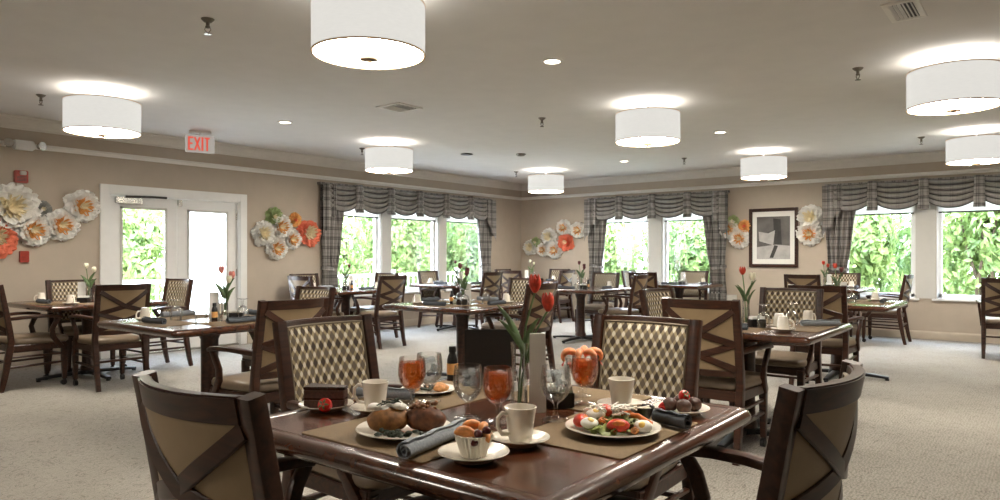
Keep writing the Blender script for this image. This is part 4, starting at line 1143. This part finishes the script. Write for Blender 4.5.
centre('C', ['t_white', 't_white'], [('card', -.1, .05, .2), ('bot', .09, 0, 0), ('cad', .02, -.12, .1)])
setting('D', 'near', ['mat', 'napd', 'glass']); setting('D', 'aisle', ['mat', 'napd', 'cup', 'glass']); setting('D', 'far', ['mat', 'nap', 'glass']); setting('D', 'door', ['mat', 'napd', 'cup'])
centre('D', ['t_dark', 't_dark', 't_dark'], [('card', .05, .03, .1), ('cad', .0, -.1, .1), ('shk', -.08, .02, 0), ('bot', -.11, .08, 0)])
for T, tl in (('E', ['t_dark', 't_dark']), ('F', ['t_white', 't_dark']), ('G', ['t_dark', 't_dark', 't_dark']), ('H', ['t_white', 't_white']), ('I', ['t_white', 't_white']), ('M', ['t_red', 't_red'])):
    setting(T, 'near', ['napd', 'glass']); setting(T, 'aisle', ['napd', 'cup']); setting(T, 'far', ['glass']); setting(T, 'door', ['nap', 'cup'])
    centre(T, tl, [('card', -.09 if T in 'GI' else .07, .02, .1), ('cad', .02, -.1, .1), ('shk', -.08, -.03, 0)] + ([('bot', .1, -.05, 0)] if T in 'FG' else []))
setting('J', 'aisle', ['mat']); setting('J', 'near', ['mat', 'napd', 'cup', 'glass']); setting('J', 'door', ['mat', 'nap', 'glass']); setting('J', 'far', ['mat'])
centre('J', ['t_red', 't_white'], [('card', -.07, .08, .1), ('cad', .03, -.12, .1), ('shk', .09, -.02, 0), ('bot', -.1, -.04, 0)])
tj = tables['J'][3]
put(NAP, 'long grey napkin roll on the aisle corner of '+tj, 'napkin', (-1.21, 5.0, TT+.003), YAW+.08, 'rolled napkins')
for x, y, w_ in ((-1.40, 4.74, 'nearer the viewer'), (-1.32, 5.12, 'beyond the long napkin roll')):
    put(PSA, 'white saucer on %s, %s' % (tj, w_), 'saucer', (x, y, TT), 0, 'saucers')
    put(CUP, 'white cup upside down on %s, %s' % (tj, w_), 'cup', (x, y, TT+.0085+.0875), 1.0, 'upturned cups', rx=PI)
put(G_E, 'upside-down goblet between the two cups on '+tj, 'glass', (-1.375, 4.94, TT+.156), 0, 'upturned goblets', rx=PI)
setting('K', 'aisle', ['mat', 'napd', 'cup']); setting('K', 'near', ['mat', 'napd', 'glass']); setting('K', 'far', ['mat', 'napd'])
centre('K', ['t_red', 't_dark'], [('card', .08, .04, .1), ('cad', -.06, -.08, .1)])

# ------------------------------------------------------------------ the laid table
def on(p, z=TT): return (p[0], p[1], z)
L_ = 'the laid table'
put(MAT, 'tan woven placemat under the potato plate', 'placemat', on((-1.345, 1.315)), 0, 'tan placemats')
put(MAT, 'tan woven placemat under the salad plate', 'placemat', on((-.945, 1.68)), PI/2, 'tan placemats')
put(MAT, 'tan woven placemat on the cake side of the laid table', 'placemat', on((-1.635, 1.74)), PI/2, 'tan placemats')
put(MAT, 'tan woven placemat on the shrimp side of the laid table', 'placemat', on((-1.27, 2.0)), 0, 'tan placemats')
ZM = TT+.0025
put(P25, 'white dinner plate holding two stuffed potatoes', 'plate', on((-1.337, 1.305), ZM), 0, 'dinner plates')
put(P25, 'white dinner plate piled with colourful salad', 'plate', on((-.915, 1.655), ZM), 0, 'dinner plates')
put(P25, 'white dinner plate with breaded pieces behind the first iced tea', 'plate', on((-1.682, 1.755), ZM), 0, 'dinner plates', scale=.76)
PZ = ZM+.0085
put(P17, 'white dessert plate under the chocolate cake', 'plate', on((-1.748, 1.375)), 0, 'dessert plates')
put(P17, 'white dessert plate under the fruit cup', 'plate', on((-1.048, 1.243), ZM), 0, 'dessert plates')
put(P17, 'white dessert plate under the chocolate truffles', 'plate', on((-.872, 1.994)), 0, 'dessert plates')
put(PSA, 'white saucer under the cup beside the cake', 'saucer', on((-1.60, 1.44)), 0, 'saucers')
put(PSA, 'white saucer under the cup beside the fruit cup', 'saucer', on((-1.04, 1.413), ZM), 0, 'saucers')
put(PSA, 'white saucer under the cup behind the salad', 'saucer', on((-1.035, 1.925), ZM), 0, 'saucers')
put(CUP, 'white coffee cup beside the chocolate cake', 'cup', on((-1.60, 1.44), TT+.0075), YAW+PI-.1, 'coffee cups on saucers')
put(CUP, 'white coffee cup beside the fruit cup', 'cup', on((-1.04, 1.413), ZM+.0075), YAW+PI+.5, 'coffee cups on saucers')
put(CUP, 'white coffee cup behind the salad plate', 'cup', on((-1.035, 1.925), ZM+.0075), YAW+1.9, 'coffee cups on saucers')
gl = 'drinks on the laid table'
put(G_T, 'goblet of iced tea behind the potato plate', 'glass', on((-1.56, 1.555), ZM), .4, gl)
put(G_W, 'goblet of iced water just behind the first iced tea', 'glass', on((-1.578, 1.65), ZM), .9, gl)
put(G_W, 'goblet of iced water between the potatoes and the middle iced tea', 'glass', on((-1.33, 1.552), TT), 2, gl)
put(G_T, 'goblet of iced tea behind the cup by the fruit cup', 'glass', on((-1.236, 1.572), TT), 2.6, gl)
put(G_W, 'goblet of iced water at the corner of the salad placemat', 'glass', on((-1.115, 1.685), ZM), .2, gl)
put(G_T, 'goblet of iced tea behind the salad-side water goblet', 'glass', on((-1.165, 1.925), ZM), 1.7, gl)
put(VASE, 'slim clear glass vase holding red tulips on the laid table', 'vase', on((-1.285, 1.74)), 0, 'tulip vases')
TR = [tulip('t_red', .415, .052, .02, 21), tulip('t_red', .360, .085, .03, 22)]
put(TR[0], 'tall closed red tulip on the laid table', 'flower', on((-1.288, 1.74)), YAW+.1, 'red tulips on the laid table')
put(TR[1], 'lower red tulip leaning beside the tall one on the laid table', 'flower', on((-1.279, 1.736)), YAW-.15, 'red tulips on the laid table')
# tall white folded card stack beside the vase
c = dup(CARD, 'tall white folded card standing in front of the red tulip vase', 'card', on((-1.225, 1.752)), YAW+.15, 'white table cards'); c.scale = (.68, 1, 1.18)
t = thing('menu_board', 'black upright menu board standing at the back of the laid table', 'menu board', on((-1.60, 1.99)), YAW+.02)
MB().span((-.092, -.004, .012), (.092, .004, .205)).build('panel', 'board', t, bevel=.002)
MB().box((0, .02, .008), (.19, .07, .016)).build('foot', 'board', t, bevel=.002)
put(BOT, 'dark condiment bottle with orange band beside the black menu board', 'bottle', on((-1.80, 2.01)), 0, 'condiment bottles')
put(SHK, 'glass salt shaker beside the black menu board', 'shaker', on((-1.47, 1.955)), 0, 'salt shakers')
put(SHK, 'glass shaker just in front of the menu board and vase', 'shaker', on((-1.40, 1.83)), 0, 'salt shakers')
put(CAD, 'black caddy of sugar packets behind the red tulip vase', 'caddy', on((-1.215, 1.845)), YAW, 'sugar caddies')
put(NAP, 'grey rolled napkin between the potatoes and the fruit cup', 'napkin', on((-1.185, 1.262), ZM), math.radians(100), 'rolled napkins')
put(NAPD, 'slate rolled napkin behind the salad plate', 'napkin', on((-.822, 1.812), ZM), math.radians(-16), 'rolled napkins', scale=(.44, .95, .95))
put(NAP, 'grey rolled napkin behind the cup beside the cake', 'napkin', on((-1.72, 1.585), ZM), math.radians(20), 'rolled napkins', scale=(.8, .9, .9))

# cake slice
def cake():
    t = thing('cake_slice', 'tall dark chocolate cake slice on a dessert plate', 'cake', (-1.755, 1.385, TT+.0085), YAW-.1)
    L, wd, hh = .125, .07, .062
    prism = lambda z0, z1, e: [[(-L/2-e, -wd*.5-e, z), (L/2+e, -wd*.42-e, z), (L/2+e, wd*.1, z), (-L/2-e, wd*.5+e, z)] for z in (z0, z1)]
    for i, (a, b) in enumerate(((0, .026), (.029, .055))): MB().rings(prism(a, b, 0)).build('sponge_layer', 'choc', t, bevel=.002)
    MB().rings(prism(.0255, .0295, .0005)).build('filling', 'choctop', t); MB().rings(prism(.0545, .064, .0012)).build('glaze', 'choctop', t, bevel=.002)
cake()
def strawberry(p, s, label, rx=.6, rz=0.0):
    t = thing('strawberry', label, 'strawberry', p, rz)
    o = MB().lathe([(0, 0), (.006, .001), (.011, .008), (.0135, .016), (.012, .023), (.006, .0265), (0, .027)], 14).build('flesh', 'berry', t)
    lf = MB()
    for k in range(5):
        a = 2*PI*k/5; lf.add([(0, 0, .026), (.006*math.cos(a+.4), .006*math.sin(a+.4), .028), (.012*math.cos(a), .012*math.sin(a), .025), (.006*math.cos(a-.4), .006*math.sin(a-.4), .028)], [(0, 1, 2, 3)])
    lf.build('leaf_cap', 'leaf_s', t, smooth=False)
    t.rotation_euler[0] = rx; t.scale = (s, s, s)
strawberry((-1.706, 1.350, TT+.019), 1.6, 'red strawberry in front of the chocolate cake slice', 1.2, .5)
# potatoes
def blob(name, mat, p, r, rz, label, cat, wob=.04, seed=1, lift=True, **kw):
    q = MB().ball((0, 0, r[2]*.94), r, 20, 12, wob, random.Random(seed)).build(name, mat, angle=80)
    return tag(q, label, cat, p, rz, kw.get('group'))
def potato(p, mat, rz, label, seed, topping):
    t = thing('stuffed_potato', label, 'potato', p, rz)
    r = random.Random(seed)
    MB().ball((0, 0, .031), (.058, .037, .033), 20, 12, .03, r).build('potato_skin', mat, t, angle=80)
    if topping == 'cream':
        mb = MB()
        for k in range(9): mb.ball((r.uniform(-.035, .035), r.uniform(-.016, .016), r.uniform(.058, .068)), (r.uniform(.012, .02), r.uniform(.012, .018), .009), 10, 6)
        mb.build('sour_cream', 'cream', t, angle=80)
        mb = MB()
        for k in range(12): mb.tube([(r.uniform(-.035, .035), r.uniform(-.014, .014), .074), (r.uniform(-.035, .035), r.uniform(-.014, .014), .082)], .0018, 5)
        mb.build('chives', 'greens', t)
    else:
        mb = MB()
        for k in range(26): mb.ball((r.uniform(-.036, .036), r.uniform(-.018, .018), r.uniform(.058, .072)), (.008, .005, .005), 8, 5, rot=Matrix.Rotation(r.uniform(0, 3), 3, 'Z'))
        o = mb.build('pecan_pieces', 'nut', t, angle=80); o['kind'] = 'stuff'
potato((-1.366, 1.275, PZ), 'potato', YAW+.5, 'golden baked potato topped with sour cream', 4, 'cream')
potato((-1.302, 1.345, PZ), 'sweet', YAW-.25, 'brown baked sweet potato topped with pecans', 9, 'nut')
r = random.Random(6); mb = MB()
for k in range(26):
    x, y = -.005+r.gauss(0, .03), -.07+r.gauss(0, .012); mb.ball((x*math.cos(.6)-y*math.sin(.6), x*math.sin(.6)+y*math.cos(.6), r.uniform(.004, .016)), (r.uniform(.007, .014), r.uniform(.004, .008), .005), 8, 5, rot=Matrix.Rotation(r.uniform(0, 3), 3, 'Z'))
o = mb.build('cooked_greens', 'greens', angle=80); tag(o, 'dark cooked greens in front of the stuffed potatoes', 'vegetables', (-1.337, 1.305, PZ), 0); o['kind'] = 'stuff'
# fruit cup
t = thing('fruit_cup', 'white paper cup heaped with fruit on a dessert plate', 'fruit cup', (-1.048, 1.243, PZ), 0)
MB().lathe([(0, 0), (.028, 0), (.044, .05), (.043, .051), (.027, .003), (0, .003)], 48, mod=lambda u, z: 1+.035*math.cos(u*2*PI*24)).build('pleated_cup', 'liner', t, angle=30)
for i, (x, y, z, rz, lab) in enumerate([(-.02, -.008, .058, .3, 'big pale orange segment at the door-wall edge of the fruit cup'), (.022, .014, .062, 2.0, 'bright orange segment standing up in the fruit cup'), (-.006, .02, .066, 1.2, 'orange segment lying at the back of the fruit cup'), (.026, -.012, .05, 2.6, 'orange segment leaning over the fruit cup rim')]):
    a, b = math.cos(YAW), math.sin(YAW)
    q = MB(); q.sweep([(.027*math.cos(u), 0, .020*math.sin(u)) for u in [lerp(.25, PI-.25, j/8) for j in range(9)]], [(.0095*math.cos(2*PI*j/10), .017*math.sin(2*PI*j/10)*(1 if j < 5 else .5)) for j in range(10)], (0, 1, 0), [.12, .55, .85, 1, 1.05, 1, .85, .55, .12])
    o = q.build('orange_segment', 'citrus', angle=80); tag(o, lab, 'fruit', (-1.048+x*a-y*b, 1.243+x*b+y*a, PZ+z-.016), rz, 'orange segments in the fruit cup')
for x, y, z, lab in [(.012, -.026, .056, 'upper dark grape at the front of the fruit cup'), (.002, -.034, .040, 'lower dark grape in front of the paper fruit cup'), (.03, -.02, .062, 'dark grape at the salad-side of the fruit cup')]:
    a, b = math.cos(YAW), math.sin(YAW)
    o = MB().ball((0, 0, 0), (.011, .010, .010), 14, 9).build('grape', 'grape', angle=80); tag(o, lab, 'fruit', (-1.048+x*a-y*b, 1.243+x*b+y*a, PZ+z), 0, 'grapes in the fruit cup')
# salad
sx, sy = -.915, 1.655
def sp(x, y, z=0.0): a, b = math.cos(YAW), math.sin(YAW); return (sx+x*a-y*b, sy+x*b+y*a, PZ+z)
r = random.Random(13); mb = MB()
for k in range(70):
    a = r.uniform(0, 2*PI); d = .088*math.sqrt(r.random()); z = .006+.03*(1-d/.09)+r.uniform(-.004, .006); w = r.uniform(.012, .022); ph = r.uniform(0, 6)
    c0 = Vector((d*math.cos(a), d*math.sin(a), max(z, .004))); rot = Matrix.Rotation(r.uniform(0, 6), 3, 'Z') @ Matrix.Rotation(r.uniform(-.7, .7), 3, 'X')
    mb.grid(lambda u, v: tuple(c0+rot @ Vector(((u-.5)*2*w, (v-.5)*2*w*.7, .004*math.sin(u*9+ph)+.004*math.sin(v*8)))), 4, 4)
o = mb.build('lettuce_leaves', 'lettuce', angle=80); tag(o, 'bed of lettuce leaves on the salad plate', 'salad', (sx, sy, PZ), 0); o['kind'] = 'stuff'
def egg(p, rz, tilt, label):
    t = thing('egg_half', label, 'egg', p, rz); t.rotation_euler[0] = tilt
    MB().ball((0, 0, 0), (.026, .019, .012), 20, 10).build('egg_white', 'eggw', t, angle=80)
    MB().ball((0, -.001, .0095), (.010, .010, .0035), 14, 6).build('yolk', 'eggy', t, angle=80)
egg(sp(-.066, -.036, .026), YAW+.5, .35, 'boiled egg half at the cup side of the salad')
egg(sp(.068, -.058, .022), YAW-.5, .75, 'boiled egg half at the napkin side of the salad')
egg(sp(-.045, -.002, .042), YAW, .3, 'boiled egg half on top of the salad behind the tomato')
def tomato(p, label, rz):
    t = thing('tomato_wedge', label, 'tomato', p, rz)
    MB().ball((0, 0, .012), (.030, .020, .017), 18, 10, .03, random.Random(3)).build('skin', 'tomato', t, angle=80)
    MB().ball((0, -.013, .018), (.018, .007, .010), 12, 7, .05, random.Random(4)).build('pulp', 'carrot', t, angle=80)
tomato(sp(.004, -.062, .014), 'large red tomato slice at the front of the salad', YAW); tomato(sp(-.085, -.006, .014), 'red tomato wedge at the rim behind the egg half', YAW+1.2)
tomato(sp(-.02, .02, .034), 'red tomato wedge on top of the salad heap', YAW+2)
for x, y, z, s, mt, lab in [(-.03, -.03, .028, .017, 'carrot', 'orange cube of vegetable left of the big tomato slice'), (.045, -.07, .014, .016, 'chicken', 'crouton between tomato slice and napkin-side egg'), (.03, .015, .04, .016, 'carrot', 'orange cube in the middle of the salad heap'),
                        (.055, .03, .03, .018, 'chicken', 'breaded piece at the back of the salad'), (-.07, .03, .022, .017, 'chicken', 'breaded piece at the door-wall back of the salad')]:
    o = MB().box((0, 0, 0), (s*1.3, s, s), 0, .4, .3).build('salad_cube', mt, bevel=.003); tag(o, lab, 'food', sp(x, y, z), YAW+x*20, 'cubes in the salad')
r = random.Random(4); mb = MB()
for k in range(75):
    a = r.uniform(0, 6.28); p0 = Vector((r.gauss(0, .03), r.gauss(0, .016), r.uniform(0, .016))); v = Vector((math.cos(a), math.sin(a), r.uniform(-.2, .3)))*.011
    mb.tube([tuple(p0-v), tuple(p0+v)], .0026, 5)
o = mb.build('shredded_cheese', 'cream', angle=80); tag(o, 'heap of white shredded cheese on top of the salad', 'cheese', sp(0, .014, .044), YAW); o['kind'] = 'stuff'
for x0, y0, x1, y1, lab in [(.035, .02, .095, -.035, 'long orange carrot stick beside the napkin-side egg'), (.02, .04, .07, .06, 'orange carrot stick beside the dressing cup')]:
    o = MB().sweep([(0, 0, 0), ((x1-x0)/2, (y1-y0)/2, .004), (x1-x0, y1-y0, -.012)], rrect(.013, .010, .003, 2), (0, 0, 1)).build('carrot_stick', 'carrot', angle=60); tag(o, lab, 'carrot', sp(x0, y0, .034), YAW, 'carrot sticks in the salad')
t = thing('dressing_cup', 'small black cup of creamy dressing at the salad plate rim', 'sauce cup', sp(.092, .058, .019), 0)
MB().lathe([(0, 0), (.020, 0), (.029, .028), (.031, .029), (.0305, .031), (.027, .029), (.019, .004), (0, .004)], 26).build('cup', 'blackplastic', t)
MB().lathe([(0, .0045), (.0185, .0045), (.0255, .024), (.012, .027), (0, .026)], 22).build('dressing', 'dressing', t)
# truffles
for x, y, z, lab in [(-.035, -.005, 0, 'chocolate truffle at the door-wall end of the small plate'), (.0, -.03, 0, 'chocolate truffle at the front of the small plate'), (.037, -.004, 0, 'chocolate truffle at the aisle end of the small plate'), (.006, .032, 0, 'chocolate truffle at the back of the small plate')]:
    a, b = math.cos(YAW), math.sin(YAW)
    blob('chocolate_truffle', 'choc', (-.872+x*a-y*b, 1.994+x*b+y*a, TT+.0085), (.023, .022, .021), x*30, lab, 'truffle', .04, int(x*1000)+50, group='chocolate truffles')
strawberry((-.875, 1.997, TT+.044), 1.25, 'red strawberry on top of the chocolate truffles', 1.0, 1.0)
strawberry((-.922, 1.947, TT+.018), 1.0, 'red strawberry at the plate rim in front of the truffles', 1.3, 2.4)
# breaded pieces plate
for x, y, s, lab in [(-.06, -.01, 1.1, 'breaded piece at the cake-side edge of the back plate'), (.06, -.03, 1.2, 'breaded piece at the menu-board edge of the back plate'), (.0, .03, 1.0, 'breaded piece in the middle of the back plate'), (.045, .04, 1.0, 'breaded piece at the far edge of the back plate')]:
    a, b = math.cos(YAW), math.sin(YAW)
    blob('breaded_piece', 'chicken', (-1.682+.76*(x*a-y*b), 1.755+.76*(x*b+y*a), PZ-.002), (.023*s, .016*s, .012*s), x*20, lab, 'food', .08, int(x*999)+7, group='breaded pieces')
o = MB().add([], []); r = random.Random(8); mb = MB()
for k in range(24): mb.ball((r.gauss(-.01, .022), r.gauss(0, .02), r.uniform(.004, .016)), (.010, .006, .005), 8, 5, rot=Matrix.Rotation(r.uniform(0, 3), 3, 'Z'))
o = mb.build('cooked_greens', 'greens', angle=80); tag(o, 'dark greens on the plate with breaded pieces', 'vegetables', (-1.682, 1.755, PZ), 0); o['kind'] = 'stuff'
# shrimp cocktail
SG = (-1.243, 2.03)
t = thing('cocktail_glass', 'short stemmed glass with shrimp hung on its rim behind the iced tea', 'glass', on(SG, ZM))
MB().lathe([(.034, .003), (.035, 0), (.036, .002), (.012, .008), (.006, .016), (.006, .05), (.014, .06), (.035, .075), (.05, .105), (.055, .13), (.0535, .13), (.048, .105), (.033, .078), (.012, .064)], 28, cap0=False).build('bowl_and_stem', 'glass', t)
MB().lathe([(0, .066), (.03, .08), (.045, .104), (.046, .108), (0, .112)], 24).build('cocktail_sauce', 'tomato', t)
def shrimp(a, lab, tail=1):
    rad = .048; c0 = Vector((SG[0]+rad*math.cos(a), SG[1]+rad*math.sin(a), ZM+.128))
    t = thing('shrimp', lab, 'shrimp', tuple(c0), a, 'shrimp on the glass rim'); t.scale = (.9, .9, .9)
    pth = [(.026*math.cos(u)-.004, 0, .022*math.sin(u)+.004) for u in [lerp(2.9, -.7, j/10) for j in range(11)]]
    MB().tube(pth, .0125, 10, (0, 1, 0), [.45, .85, 1.05, 1.1, 1.08, 1.0, .92, .8, .66, .5, .32]).build('body', 'shrimp', t, angle=80)
    e = pth[-1]
    MB().add([e, (e[0]+.010, .010, e[2]-.018), (e[0]+.012, 0, e[2]-.014), (e[0]+.010, -.010, e[2]-.018), (e[0]+.004, 0, e[2]-.012)], [(0, 1, 2), (0, 2, 3), (0, 3, 4), (0, 4, 1), (1, 4, 3, 2)]).build('tail_fin', 'tomato', t, smooth=False)
for k, (a, lab) in enumerate([(YAW-.1, 'shrimp hooked on the glass rim, at its salad-chair side'), (YAW-.95, 'shrimp hooked on the glass rim above the iced tea'), (YAW-1.8, 'shrimp hooked on the front of the cocktail glass rim'), (YAW-2.75, 'shrimp hooked on the vase side of the cocktail glass'), (YAW+1.2, 'shrimp hooked at the back of the cocktail glass rim')]): shrimp(a, lab)

# prototypes that found no place
for o in list(bpy.data.objects):
    if o.parent is None and ('label' not in o or o['label'] == '') and not o.get('kind') and o.type in ('EMPTY', 'MESH'):
        for ch in list(o.children_recursive): bpy.data.objects.remove(ch, do_unlink=True)
        bpy.data.objects.remove(o, do_unlink=True)
